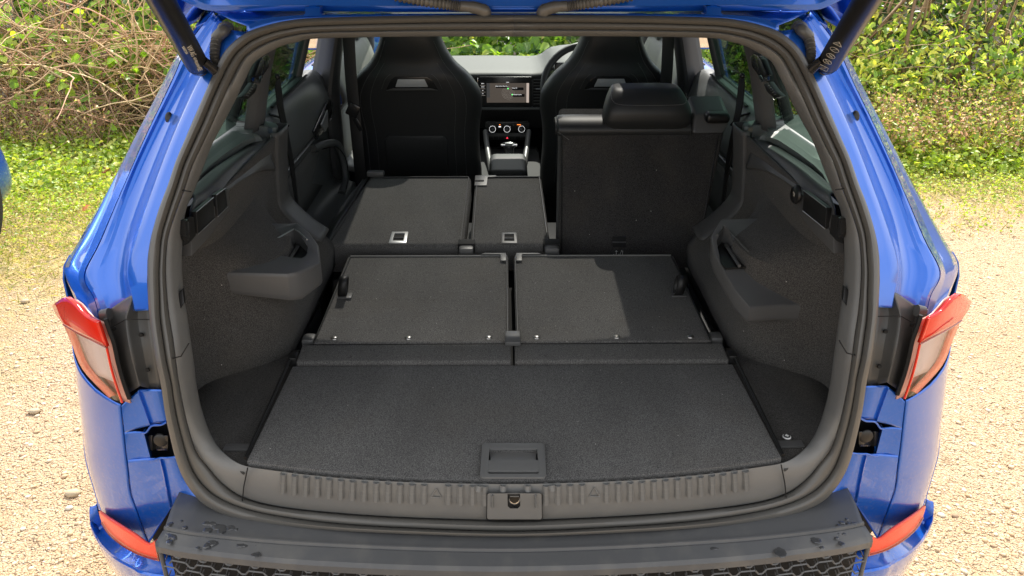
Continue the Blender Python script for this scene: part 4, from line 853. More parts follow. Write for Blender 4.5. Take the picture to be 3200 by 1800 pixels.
    tube('windscreen_pillar', [(-.735*s, 3.15, 1.02), (-.66*s, 2.75, 1.30), (-.555*s, 2.55, 1.52)], [.045, .04, .035], M['pillar2'], car, n=12)
    # flank of the body ahead of the wing
    fk = loft('body_side', [[Vector((x*s, y, z)) for y, x in ((1.2, dx-.0), (1.8, dx-.005), (2.6, dx-.005), (3.4, dx+.0), (4.1, dx+.04), (4.45, dx+.14))] for dx, z in ((-.80, 1.06), (-.895, 1.04), (-.925, .98), (-.930, .80), (-.935, .60), (-.925, .40), (-.88, .26), (-.80, .22))], M['paint'], car, k=3, kv=2, thick=.004)
    ya = [.385, .392, .41, .46, .54, .66, .78, .90, 1.02, 1.10, 1.15, 1.168, 1.175, 1.24]
    za = [.30 if abs(y-.78) > .392 else .345+math.sqrt(max(0, .392**2-(y-.78)**2)) for y in ya]
    xs_ = lambda z: -(.932 if z < .98 else .932-.5*(z-.98))
    loft('rear_flank', [[Vector((xs_(zb_+(zt-zb_)*t)*s, y, zb_+(zt-zb_)*t)) for y, zb_ in zip(ya, za)] for zt in (1.03,) for t in (0, .2, .4, .6, .8, .93, 1)]+[[Vector((-.86*s, y, 1.05)) for y in ya], [Vector((-.76*s, y+.05, 1.10)) for y in ya]], M['paint'], fk, k=2, kv=2, thick=.004)
    # wheels
    for yw in (.78, 3.56):
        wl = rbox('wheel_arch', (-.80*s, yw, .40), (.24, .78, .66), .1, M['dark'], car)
        V, F = tube_arrays([(-.72*s, yw, .345), (-.725*s, yw, .345), (-.935*s, yw, .345), (-.94*s, yw, .345)], [.30, .345, .345, .30], 40)
        me = bpy.data.meshes.new('wheel'); me.from_pydata([tuple(v) for v in V], [], F); me.update(); wo = link('wheel', me, M['tyre'], car)
        disc('rim', (-.935*s, yw, .345), (-1*s, 0, 0), .235, .012, M['rim'], wo, n=32)
        for kk in range(5):
            t = kk*2*PI/5; rbox('spoke', (-.95*s, yw+.11*math.cos(t), .345+.11*math.sin(t)), (.012, .20, .05), .005, M['satin'], wo, rot=Matrix.Rotation(t, 3, 'X'))
# ---------------- roof, with an added glass panel that lets sun onto the folded seats
def roofgrid(name, x0, x1, y0, y1, m, parent, dz=0, n=6):
    zf = lambda x, y: 1.645-.16*(x/.62)**4*.6-.05*(x/.6)**2-.035*max(0, (1.2-y)/.7)**2-.07*max(0, (y-2.0)/.8)**2+dz
    return loft(name, [[Vector((x, y, zf(x, y))) for x in np.linspace(x0, x1, n)] for y in np.linspace(y0, y1, 6)], m, parent, k=2, kv=2, thick=.0 if 'glass' in name else .012)
ry0, ry1, rx = 1.245, 2.45, .38  # edges of the added pane, set by where its sun patch lands
rf_ = roofgrid('roof', -.60, .60, .46, ry0, M['roofin'], car); rf_['label'] = 'roof around an added tinted glass panel that lets the sun in'
roofgrid('roof_panel', -.60, .60, ry1, 2.80, M['roofin'], rf_); roofgrid('roof_panel', -.60, -rx, ry0, ry1, M['roofin'], rf_, n=3); roofgrid('roof_panel', rx, .60, ry0, ry1, M['roofin'], rf_, n=3)
roofgrid('roof_glass', -rx, rx, ry0, ry1, M['addedglass'], rf_, dz=.001)
for yb_ in (): rbox('roof_beam', (0, yb_, 1.63), (.86, .07, .02), .006, M['roofin'], rf_)
ws = loft('windscreen', [[Vector((x, y-.25*(x/.7)**2*.5, z)) for x in (-.66*q, -.33*q, 0, .33*q, .66*q)] for y, z, q in ((2.80, 1.535, .84), (3.12, 1.28, .98), (3.50, .93, 1.12))], M['screenglass'], car, k=3, kv=2)
bn = loft('bonnet', [[Vector((x, y-.12*(x/.8)**2, z-.05*(x/.8)**2)) for x in (-.82, -.4, 0, .4, .82)] for y, z in ((3.47, .905), (3.75, .865), (4.1, .80), (4.45, .72), (4.55, .60), (4.56, .35))], M['paint'], car, k=3, kv=3, thick=.004)
# ---------------- dashboard
dt = loft('dashboard', [[Vector((x, y+.0*abs(x), z+dz)) for x, dz in ((-.72, -.015), (-.45, -.004), (-.2, 0), (0, .0), (.16, .0), (.24, .045), (.38, .06), (.52, .045), (.72, -.01))] for y, z in ((3.40, .930), (3.15, .942), (2.95, .952), (2.83, .954), (2.79, .945), (2.785, .93))], M['dash'], car, k=3, kv=3, thick=.006)
dt['label'] = 'grey dashboard top under the windscreen'
rbox('bulkhead', (0, 3.30, .62), (1.60, .10, .62), .01, M['dark'], dt)
rbox('dash_face', (0, 2.90, .80), (1.40, .20, .25), .02, M['blackp'], dt)
SY = 2.775
def sc_(px, py, y=SY): return PY(px, py, y)
C9 = crop(1450, 180, 3.8133)
def quadY(name, x0, y0, x1, y1, y, th, m, parent, r=.002):
    a, b, c, d = (PY(*C9(*p), y) for p in ((x0, y0), (x1, y0), (x1, y1), (x0, y1))); xx0, xx1, z0, z1 = (a.x+d.x)/2, (b.x+c.x)/2, (a.z+b.z)/2, (c.z+d.z)/2
    return rbox(name, ((xx0+xx1)/2, y+th/2, (z0+z1)/2), (xx1-xx0, th, z0-z1), r, m, parent)
scr = quadY('infotainment_screen', 178, 228, 806, 598, SY, .02, M['satin'], dt, .003)
quadY('screen_picture', 270, 305, 740, 536, SY-.002, .002, M['screen'], scr, 0)
quadY('screen_scrollbar', 744, 305, 774, 536, SY-.002, .002, M['screen2'], scr, 0)
quadY('screen_icons', 270, 305, 307, 476, SY-.0022, .002, M['screen3'], scr, 0)
def ctext(name, s_, x, y, sz, m, parent, yy_=SY-.0035): text(name, s_, PY(*C9(x, y), yy_), (1, 0, 0), (0, 0, 1), sz, m, parent)
for s_, x, y, sz in (('10:01', 520, 296, .007), ('MENU', 222, 310, .005), ('HOME', 222, 350, .005), ('Sel', 224, 391, .005), ('Sat', 224, 430, .005), ('Great Linford, Milton Ke...', 450, 340, .0058), ('Tesco UK', 603, 363, .0058), ('Westfield London', 635, 441, .0058)): 
    ctext('screen_text', s_, x, y, sz, M['scrtext'], scr, SY-.0045)
for x0, y0, x1, y1 in ((380, 330, 518, 362), (575, 356, 710, 388), (582, 434, 722, 468)): quadY('map_tag', x0, y0, x1, y1, SY-.0035, .001, M['satin'], scr, 0)
for x, y in ((524, 369), (575, 441)): disc('map_pin', PY(*C9(x, y), SY-.004), (0, -1, 0), .0034, .0006, M['green'], scr, n=12)
ls = []
for r_ in (.006, .012, .018, .024, .030): 
    c0 = PY(*C9(526, 421), SY-.0028); ls.append(([c0+Vector((r_*math.cos(t), 0, r_*math.sin(t))) for t in np.linspace(0, 2*PI, 28)], .00035))
tubes('map_rings', ls, M['screen2b'], scr, n=3)
for y in (330, 370, 410, 450): quadY('key_line', 192, y, 254, y+3, SY-.001, .001, M['screen2b'], scr, 0)
for x0, x1 in ((825, 985), (40, 165)):
    v = quadY('air_vent', x0, 245, x1, 600, SY, .012, M['dark'], dt, .002)
    for i in range(9): quadY('vent_slat', x0+5, 262+i*36, x1-30, 268+i*36, SY-.004, .01, M['grain'], v, .0005)
    quadY('vent_trim', x1-18 if x0 > 500 else x1-8, 240, x1-6 if x0 > 500 else x1+4, 300 if x0 > 500 else 390, SY-.006, .006, M['chrome'], v, .001)
quadY('vent_tab', 855, 370, 925, 380, SY-.01, .006, M['silver'], v, .001)
quadY('lower_ledge', 60, 604, 1080, 625, 2.75, .05, M['door'], dt, .003)
CYc = 2.70
cst = quadY('climate_panel', 250, 770, 780, 890, CYc, .03, M['satin'], dt, .004)
for x in (340, 513, 686):
    c0 = PY(*C9(x, 852), CYc-.004); kn = disc('climate_knob', c0, (0, -1, .25), .0185, .016, M['chrome'], cst, n=28); disc('knob_face', c0+Vector((0, -.016, .004)), (0, -1, .25), .0145, .002, M['satin'], kn, n=28)
for x0, x1, y0, y1, mm in ((420, 434, 797, 804, 'orange'), (632, 676, 797, 803, 'orange'), (680, 692, 866, 872, 'orange'), (412, 440, 818, 830, 'scrtext')): quadY('warning_lamp', x0, y0, x1, y1, CYc-.02 if y0 == 866 else CYc-.002, .002, M[mm], cst, 0)
bp_ = quadY('button_panel', 265, 905, 775, 980, CYc-.01, .02, M['grain'], cst, .002)
for i in range(7): quadY('button', 286+i*65, 938, 346+i*65, 976, CYc-.014, .006, M['blackp'], bp_, .001)
tri = [PY(*C9(x, y), CYc-.016) for x, y in ((515, 945), (529, 965), (501, 965))]; prism('hazard_mark', tri, (0, .001, 0), M['redlamp'], bp_)
# tunnel console
loft('centre_console', [[Vector((x, y, z)) for y, z in ((1.95, .56), (2.2, .56), (2.5, .58), (2.70, .60), (2.76, .60))] for x, q in ((-.145, 0), (-.128, 0), (-.122, 0), (.122, 0), (.128, 0), (.145, 0))], M['satin'], dt, k=3, thick=.004)
for s in (1, -1):
    tube('console_rail', cr([PY(*C9(513+sx*s_, y), yy_) for sx, y, yy_, s_ in ((-258, 880, 2.68, s), (-245, 1000, 2.60, s), (-215, 1200, 2.45, s), (-185, 1350, 2.3, s))], 4), .013, M['grain'], dt, n=10)
for x0, x1, y in ((330, 700, 1203), (335, 715, 1277)):
    a, b = PY(*C9(x0, y), 2.36 if y < 1250 else 2.28), PY(*C9(x1, y), 2.36 if y < 1250 else 2.28); tube('cup_rim', [a, b], .0026, M['chrome'], dt, n=8)
sh0, sh1 = PY(*C9(520, 1300), 2.34), PY(*C9(537, 1160), 2.40); gs = tube('gear_gaiter', cr([sh0+Vector((0, 0, -.03)), sh0.lerp(sh1, .5), sh1], 3), [.042, .040, .037, .034, .030, .026, .022], M['leather'], dt, n=14)
kn0 = PY(*C9(537, 1150), 2.40); kn1 = PY(*C9(537, 1020), 2.43); tube('gear_knob', cr([kn0, kn0.lerp(kn1, .5), kn0.lerp(kn1, .85), kn1], 3), [.019, .019, .020, .022, .027, .033, .036, .036, .034, .026], M['satin'], gs, n=16, flat=.7)
pk_ = PY(*C9(537, 1036), 2.395); rbox('knob_badge', pk_, (.036, .004, .016), .002, M['silver'], gs); tube('knob_band', [pk_+Vector((-.036, .01, -.006)), pk_+Vector((.036, .01, -.006))], .005, M['chrome'], gs, n=8)
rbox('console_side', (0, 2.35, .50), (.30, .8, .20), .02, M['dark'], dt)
ar = rbox('centre_armrest', (-.003, 2.02, .700), (.155, .26, .08), .03, M['armr'], dt, seg=4, rot=Matrix.Rotation(.0, 3, 'X'))
# instrument hood, steering wheel and dial cluster on the right
whc = Vector((.350, 2.52, .935)); Rw = .19; ax_ = Vector((0, -.9, .42)).normalized(); q_ = Vector((0, 0, 1)).rotation_difference(ax_)
sw = tube('steering_wheel', [whc+q_@Vector((Rw*math.cos(t), Rw*math.sin(t), 0)) for t in np.linspace(0, 2*PI, 41)], .016, M['leather'], car, n=12)
for t in (PI*.0, PI, -PI/2): tube('wheel_spoke', [whc, whc+q_@Vector((Rw*math.cos(t), Rw*math.sin(t), 0))], [.03, .012], M['silver'], sw, n=8, flat=.4)
disc('wheel_boss', whc, ax_, .07, .03, M['leather'], sw, n=24, dome=True)
cl = rbox('dial_cluster', (.37, 2.74, .955), (.30, .02, .11), .006, M['satin'], dt); tube('dial_ring', [(.335+.045*math.cos(t), 2.725, .96+.045*math.sin(t)) for t in np.linspace(.2, 3.0, 16)], .0035, M['redlamp'], cl, n=6)
# ---------------- front seats
def fseat(cx, lab):
    Z = [(.45, .245), (.655, .255), (.76, .250), (.87, .250), (.964, .262), (1.03, .255), (1.094, .212), (1.147, .158), (1.227, .116), (1.33, .098), (1.385, .085), (1.40, .05)]
    secs = []
    for z, hw in Z: secs.append((cx, 2.12-(z-.5)*.18, z, hw, .085 if z < 1.1 else (.07 if z < 1.3 else .05), 3.0 if z < 1.2 else 2.8))
    o = rings('front_seat', secs, M['leather'], car, n=48, k=4); o['label'] = lab
    yf_ = lambda z: 2.12-(z-.5)*.18-(.085 if z < 1.1 else .07)-.003
    for hwf, zz in ((.86, None),):
        for sg in (-1, 1):
            P = [(cx+sg*hwf*hw*.90, yf_(z)+.012, z) for z, hw in Z[1:9]]; stitch('stitching', P, o, r=.0007)
            P = [(cx+sg*hwf*hw*.72, yf_(z)+.002, z) for z, hw in Z[1:8]]; stitch('stitching', P, o, r=.0006)
    # opening below the head part, silver insert
    def G(dx, z, off=0): return Vector((cx+dx, yf_(z)+off, z))
    op = prism('head_opening', [G(-.100, 1.045), G(-.078, 1.085), G(-.06, 1.098), (G(.06, 1.098)), G(.078, 1.085), G(.100, 1.045)], (0, .02, 0), M['satin'], o, r=.006)
    prism('silver_insert', [G(-.062, 1.058, -.003), G(-.050, 1.088, -.003), G(.050, 1.088, -.003), G(.062, 1.058, -.003)], (0, .01, 0), M['silverlit'], op, r=.002)
    prism('opening_sill', [G(-.098, 1.045, -.004), G(-.07, 1.053, -.004), G(.07, 1.053, -.004), G(.098, 1.045, -.004)], (0, .01, 0), M['grain'], op, r=.002)
    stitch('stitching', [G(-.115, 1.05, -.0), G(-.092, 1.095), G(-.05, 1.112), G(.05, 1.112), G(.092, 1.095), G(.115, 1.05)], o, r=.0006)
    prism('map_pocket', [G(-.125, .66, .0), G(-.125, .84), G(-.11, .86), G(.11, .86), G(.125, .84), G(.125, .66)], (0, .02, 0), M['leather'], o, r=.006)
    rbox('seat_cushion', (cx, 2.30, .50), (.50, .50, .2), .06, M['leather'], o, seg=3)
fseat(-.368, 'front passenger seat with one-piece head part and pale insert'); fseat(.385, "driver's front seat with one-piece head part")
tube('mirror_stem', [(0, 2.50, 1.50), (0, 2.46, 1.44)], .01, M['blackp'], ws, n=8); rbox('rear_view_mirror', (0, 2.44, 1.42), (.25, .03, .07), .015, M['blackp'], ws)
# water on the bumper and pillars, standing drops
rd = random.Random(5); V = []; F = []
def drop(p, n_, rx_, ry_, h, rough=.25):
    n_ = Vector(n_).normalized(); q = Vector((0, 0, 1)).rotation_difference(n_); o = len(V); K = 16; ph = rd.random()*6; rr = [1+rough*rd.uniform(-1, 1) for _ in range(K)]
    for a, z in ((1, 0), (.85, .6), (.5, .95)):
        for j in range(K): t = 2*PI*j/K+ph; V.append(tuple(Vector(p)+q@Vector((rx_*a*rr[j]*math.cos(t), ry_*a*rr[j]*math.sin(t), h*z))))
    V.append(tuple(Vector(p)+q@Vector((0, 0, h))))
    for i in range(2):
        for j in range(K): F.append((o+i*K+j, o+i*K+(j+1) % K, o+(i+1)*K+(j+1) % K, o+(i+1)*K+j))
    for j in range(K): F.append((o+2*K+j, o+2*K+(j+1) % K, o+3*K))
for x, y, a, b in ((1195,760,24,22),(1350,720,14,12),(1400,800,26,14),(1250,880,66,55),(1190,1000,30,22),(1690,750,34,20),(1760,750,50,22),(1860,790,60,24),(1900,830,36,40),(1870,870,26,22),(1695,840,34,22),(1665,910,44,26),(1830,950,34,30),(1770,1000,44,34),(1700,1040,36,24),(2020,795,40,32),(2085,830,16,12),(1985,880,26,18),(1965,940,32,18),(2360,1000,24,30),(2150,1045,44,18),(2340,1170,40,24),(1570,1080,22,15),(1510,885,14,8),(1565,890,26,8)):
    zz = .650 if y < 850 else .6445
    for _ in range(1): drop(PZ(*C6(x, y), zz), (0, 0, 1), a*.00022, b*.00030, .0012)
C10 = crop(2600, 1500, 4.293)
for x, y, a, b in ((200,530,16,14),(130,570,26,16),(220,590,16,18),(300,585,24,18),(90,615,26,14),(70,690,60,32),(330,640,50,18),(130,860,36,22),(60,780,20,12),(160,725,26,10)):
    drop(PZ(*C10(x, y), .650 if y < 640 else .6445), (0, 0, 1), a*.00022, b*.00030, .0012)
for x, y, a, b in ((2870,1665,30,20),(2900,1700,14,10),(2390,1705,22,10),(2545,1550,22,20),(2700,1720,30,30)): drop(PZ(*((x*.5+1330), (y*.5+860+ -20)), .6445) if False else PZ(*(crop(1500,1150,1.515)(x-1300 if False else x-1280, y-850)), .6445), (0, 0, 1), a*.00035, b*.0004, .001)
me = bpy.data.meshes.new('water_drops'); me.from_pydata(V, [], F); me.update(); o = link('water_drops', me, M['water'], sharp=80, kind='stuff'); o['label'] = 'beads and puddles of rainwater on the plastic bumper top'; o['category'] = 'water drops'
# ================================================================ ground: gravel, moss, grass
def gmat():
    m = bpy.data.materials.new('sandy_gravel'); m.use_nodes = True; n = m.node_tree.nodes; l = m.node_tree.links; b = n['Principled BSDF']; b.inputs['Roughness'].default_value = .95; b.inputs['Specular IOR Level'].default_value = .2
    g = n.new('ShaderNodeNewGeometry')
    def noise(sc, det=4, ro=.55):
        z = n.new('ShaderNodeTexNoise'); z.inputs['Scale'].default_value = sc; z.inputs['Detail'].default_value = det; z.inputs['Roughness'].default_value = ro; l.new(g.outputs['Position'], z.inputs['Vector']); return z
    def mr(x, a, b_, c=0, d=1):
        r = n.new('ShaderNodeMapRange'); r.inputs['From Min'].default_value = a; r.inputs['From Max'].default_value = b_; r.inputs['To Min'].default_value = c; r.inputs['To Max'].default_value = d; l.new(x, r.inputs['Value']); return r.outputs[0]
    def mix(f, a, b_):
        x = n.new('ShaderNodeMix'); x.data_type = 'RGBA'; l.new(f, x.inputs['Factor'])
        for k_, v in (('A', a), ('B', b_)):
            if isinstance(v, tuple): x.inputs[k_].default_value = (*v, 1)
            else: l.new(v, x.inputs[k_])
        return x.outputs['Result']
    v = n.new('ShaderNodeTexVoronoi'); v.inputs['Scale'].default_value = 150; l.new(g.outputs['Position'], v.inputs['Vector'])
    v2 = n.new('ShaderNodeTexVoronoi'); v2.inputs['Scale'].default_value = 62; l.new(g.outputs['Position'], v2.inputs['Vector'])
    c = mix(mr(v.outputs['Distance'], .1, .75), (.66, .485, .31), (.42, .285, .17))
    sep = n.new('ShaderNodeSeparateColor'); l.new(v.outputs['Color'], sep.inputs[0])
    c = mix(mr(sep.outputs[0], .72, 1.0, 0, .7), c, (.58, .52, .42)); c = mix(mr(sep.outputs[1], .86, 1.0, 0, .8), c, (.15, .10, .065))
    c = mix(mr(noise(3.0, 6).outputs['Fac'], .45, .75, 0, .55), c, (.52, .40, .26)); c = mix(mr(noise(.9, 5).outputs['Fac'], .48, .70, 0, .55), c, (.43, .30, .17)); c = mix(mr(noise(14, 3).outputs['Fac'], .60, .72, 0, .5), c, (.30, .20, .115))
    # moss and short grass towards the hedge
    sp = n.new('ShaderNodeSeparateXYZ'); l.new(g.outputs['Position'], sp.inputs[0])
    nn = noise(1.1, 7, .65); ad = n.new('ShaderNodeMath'); ad.operation = 'MULTIPLY_ADD'; l.new(nn.outputs['Fac'], ad.inputs[0]); ad.inputs[1].default_value = 4.2; l.new(sp.outputs['Y'], ad.inputs[2])
    # the left verge comes closer to the car than the right one
    rx_ = n.new('ShaderNodeMath'); rx_.operation = 'MULTIPLY_ADD'; l.new(sp.outputs['X'], rx_.inputs[0]); rx_.inputs[1].default_value = -.28; l.new(ad.outputs[0], rx_.inputs[2])
    f = mr(rx_.outputs[0], 4.6, 5.7); f2 = mr(noise(30, 5, .7).outputs['Fac'], .35, .6); mu = n.new('ShaderNodeMath'); mu.operation = 'MULTIPLY'; l.new(f, mu.inputs[0]); l.new(f2, mu.inputs[1])
    moss = mix(mr(noise(9, 4).outputs['Fac'], .4, .65), (.40, .33, .055), (.17, .20, .04)); c = mix(mu.outputs[0], c, moss)
    # ground colour turns dark brown beyond
    c = mix(mr(sp.outputs['Y'], 4.55, 5.1), c, (.035, .028, .016)); l.new(c, b.inputs['Base Color'])
    u = n.new('ShaderNodeBump'); u.inputs['Strength'].default_value = .9; u.inputs['Distance'].default_value = .009; u.invert = True; l.new(v.outputs['Distance'], u.inputs['Height'])
    u2 = n.new('ShaderNodeBump'); u2.inputs['Strength'].default_value = .5; u2.inputs['Distance'].default_value = .012; u2.invert = True; l.new(v2.outputs['Distance'], u2.inputs['Height']); l.new(u.outputs[0], u2.inputs['Normal'])
    u3 = n.new('ShaderNodeBump'); u3.inputs['Strength'].default_value = .5; u3.inputs['Distance'].default_value = .03; l.new(noise(9, 5).outputs['Fac'], u3.inputs['Height']); l.new(u2.outputs[0], u3.inputs['Normal'])
    l.new(u3.outputs[0], b.inputs['Normal']); return m
GM = gmat()
bm = bmesh.new(); bmesh.ops.create_grid(bm, x_segments=2, y_segments=2, size=80); me = bpy.data.meshes.new('ground'); bm.to_mesh(me); bm.free()
link('ground', me, GM, kind='structure', sharp=None)
def big_mesh(name, V, T, m, parent=None, tint=None, **kw):   # V (n,3), T (m,3)
    me = bpy.data.meshes.new(name); me.vertices.add(len(V)); me.vertices.foreach_set('co', V.astype(np.float32).ravel())
    me.loops.add(T.size); me.loops.foreach_set('vertex_index', T.astype(np.int32).ravel()); k_ = T.shape[1]
    me.polygons.add(len(T)); me.polygons.foreach_set('loop_start', np.arange(0, T.size, k_, dtype=np.int32)); me.update(calc_edges=True)
    if tint is not None:
        a = me.color_attributes.new('tint', 'FLOAT_COLOR', 'POINT'); c = np.ones((len(V), 4), np.float32); c[:, :3] = tint; a.data.foreach_set('color', c.ravel())
    return link(name, me, m, parent, sharp=None, **kw)
def tintmat(name, rough=.8, transl=0.0, spec=.3):
    m = bpy.data.materials.new(name); m.use_nodes = True; n = m.node_tree.nodes; l = m.node_tree.links; b = n['Principled BSDF']; b.inputs['Roughness'].default_value = rough; b.inputs['Specular IOR Level'].default_value = spec
    a = n.new('ShaderNodeAttribute'); a.attribute_name = 'tint'; l.new(a.outputs['Color'], b.inputs['Base Color'])
    if transl:
        t = n.new('ShaderNodeBsdfTranslucent'); hs = n.new('ShaderNodeHueSaturation'); hs.inputs['Value'].default_value = 1.5; hs.inputs['Saturation'].default_value = 1.15; l.new(a.outputs['Color'], hs.inputs['Color']); l.new(hs.outputs[0], t.inputs[0])
        x = n.new('ShaderNodeMixShader'); x.inputs[0].default_value = transl; o = n['Material Output']; l.new(b.outputs[0], x.inputs[1]); l.new(t.outputs[0], x.inputs[2]); l.new(x.outputs[0], o.inputs[0])
    return m
STONE = tintmat('stones', .9); LEAFM = tintmat('leaves', .42, .45, .4); STEMM = tintmat('stems', .85)
# loose stones
def ico():
    bm = bmesh.new(); bmesh.ops.create_icosphere(bm, subdivisions=1, radius=1); v = np.array([list(x.co) for x in bm.verts]); t = np.array([[x.index for x in f.verts] for f in bm.faces]); bm.free(); return v, t
IV, IT = ico()
def stones(name, n, area, smin, smax, seed):
    r = np.random.default_rng(seed); x, y = area(r, n); sz = smin*(smax/smin)**(r.random(n)**2.6)
    sc = np.stack([sz*r.uniform(.7, 1.3, n), sz*r.uniform(.7, 1.3, n), sz*r.uniform(.35, .7, n)], 1); an = r.uniform(0, 6.28, n)
    V = IV[None]*sc[:, None]*(1+r.normal(0, .16, (n, 12, 1))); c, s_ = np.cos(an)[:, None], np.sin(an)[:, None]
    V = np.stack([V[..., 0]*c-V[..., 1]*s_+x[:, None], V[..., 0]*s_+V[..., 1]*c+y[:, None], V[..., 2]+sz[:, None]*.12], 2)
    T = (IT[None]+np.arange(n)[:, None, None]*12).reshape(-1, 3)
    base = np.array([[.64, .47, .30], [.70, .56, .38], [.50, .34, .20], [.74, .65, .51], [.36, .25, .16]]); col = base[r.choice(5, n, p=[.45, .25, .15, .1, .05])]*r.uniform(.85, 1.15, (n, 1))
    return big_mesh(name, V.reshape(-1, 3), T, STONE, tint=np.repeat(col, 12, 0), kind='stuff')
def area_near(r, n):
    sd = r.choice([-1, 1], n); u = r.random(n)**1.4; y = -.35+3.9*u; x = sd*(.98+r.random(n)*(1.2+y*.62)); return x, y
o = stones('gravel', 34000, area_near, .002, .0105, 3); o['label'] = 'sandy gravel lying loose on both sides of the car'; o['category'] = 'gravel'
# a few bigger stones one can point to
for i, (px, py, sz, lab) in enumerate(((110, 1290, .020, 'tan stone on the left gravel, level with the rubber buffer recess'), (228, 1546, .022, 'tan stone in the lower left gravel close to the rear bumper'), (2995, 925, .022, 'tan stone on the right gravel, level with the right tail lamp'), (78, 945, .018, 'tan stone near the left edge of the gravel, beyond the left tail lamp'))):
    p = PZ(px, py, 0.0); r = np.random.default_rng(40+i); V = IV*np.array([1.3, .9, .55])*sz*(1+r.normal(0, .12, (12, 1))); 
    o = big_mesh('stone', V, IT, STONE, tint=np.tile([.52, .42, .28], (12, 1))); o.location = (p.x, p.y, sz*.35); o['label'] = lab; o['category'] = 'stone'; o['group'] = 'loose stones'
# ---------------- vegetation
def leaves(P, N_, size, cols, r, asp=.5, fold=.25):
    n = len(P); up = N_+r.normal(0, .55, (n, 3)); up /= np.linalg.norm(up, axis=1)[:, None]+1e-9
    a = r.normal(0, 1, (n, 3)); a[:, 2] -= .4; a -= up*(a*up).sum(1)[:, None]; a /= np.linalg.norm(a, axis=1)[:, None]+1e-9; b = np.cross(up, a)
    s_ = size*r.uniform(.6, 1.25, n)[:, None]; w_ = s_*asp
    V = np.stack([P, P+a*s_*.30+b*w_*.5+up*w_*fold, P+a*s_*.72+b*w_*.36+up*w_*fold*.6, P+a*s_-up*s_*.12, P+a*s_*.72-b*w_*.36+up*w_*fold*.6, P+a*s_*.30-b*w_*.5+up*w_*fold, P+a*s_*.5], 1)
    t = np.array([[0, 1, 6], [1, 2, 6], [2, 3, 6], [3, 4, 6], [4, 5, 6], [5, 0, 6]]); T = (t[None]+np.arange(n)[:, None, None]*7).reshape(-1, 3)
    c = np.minimum(cols[r.integers(0, len(cols), n)]*r.uniform(.75, 1.25, (n, 1))*1.30, .75); return V.reshape(-1, 3), T, np.repeat(c, 7, 0)
def strands(paths, radii, cols, n=3):
    Vs = []; Ts = []; Cs = []; o = 0
    for P, r_, c in zip(paths, radii, cols):
        P = np.asarray(P); K = len(P); Tn = np.gradient(P, axis=0); Tn /= np.linalg.norm(Tn, axis=1)[:, None]+1e-9; a = np.cross(Tn, [.3, .2, .9]); a /= np.linalg.norm(a, axis=1)[:, None]+1e-9; b = np.cross(Tn, a)
        rr = np.linspace(r_, r_*.45, K)[:, None]; V = np.concatenate([(P+rr*(math.cos(t)*a+math.sin(t)*b))[:, None] for t in np.linspace(0, 2*PI, n, endpoint=False)], 1).reshape(-1, 3)
        i, j = np.meshgrid(np.arange(K-1), np.arange(n), indexing='ij'); q = np.stack([i*n+j, i*n+(j+1) % n, (i+1)*n+(j+1) % n, (i+1)*n+j], -1).reshape(-1, 4)
        Vs.append(V); Ts.append(q+o); Cs.append(np.tile(c, (len(V), 1))); o += len(V)
    return np.vstack(Vs), np.vstack(Ts), np.vstack(Cs)
def wander(r, p, d, L_, K=9, wob=.25, droop=0.0):
    P = [np.array(p, float)]; d = np.array(d, float); d /= np.linalg.norm(d)
    for _ in range(K-1): d = d+r.normal(0, wob, 3); d[2] -= droop; d /= np.linalg.norm(d); P.append(P[-1]+d*L_/(K-1))
    return P
GREEN = np.array([[.10, .17, .025], [.14, .22, .035], [.07, .12, .02], [.20, .27, .05]]); YEL = np.array([[.34, .33, .06], [.24, .28, .05], [.42, .38, .10], [.16, .22, .04], [.30, .34, .07]])
DKG = np.array([[.035, .07, .014], [.05, .09, .02], [.025, .05, .01]]); TAN = np.array([[.42, .30, .17], [.34, .22, .12], [.50, .37, .22], [.30, .17, .11], [.46, .28, .19]]); BRN = np.array([[.20, .14, .08], [.26, .19, .11], [.15, .10, .06]])  # DKG: inner leaves, shade inside the thicket put into their colour
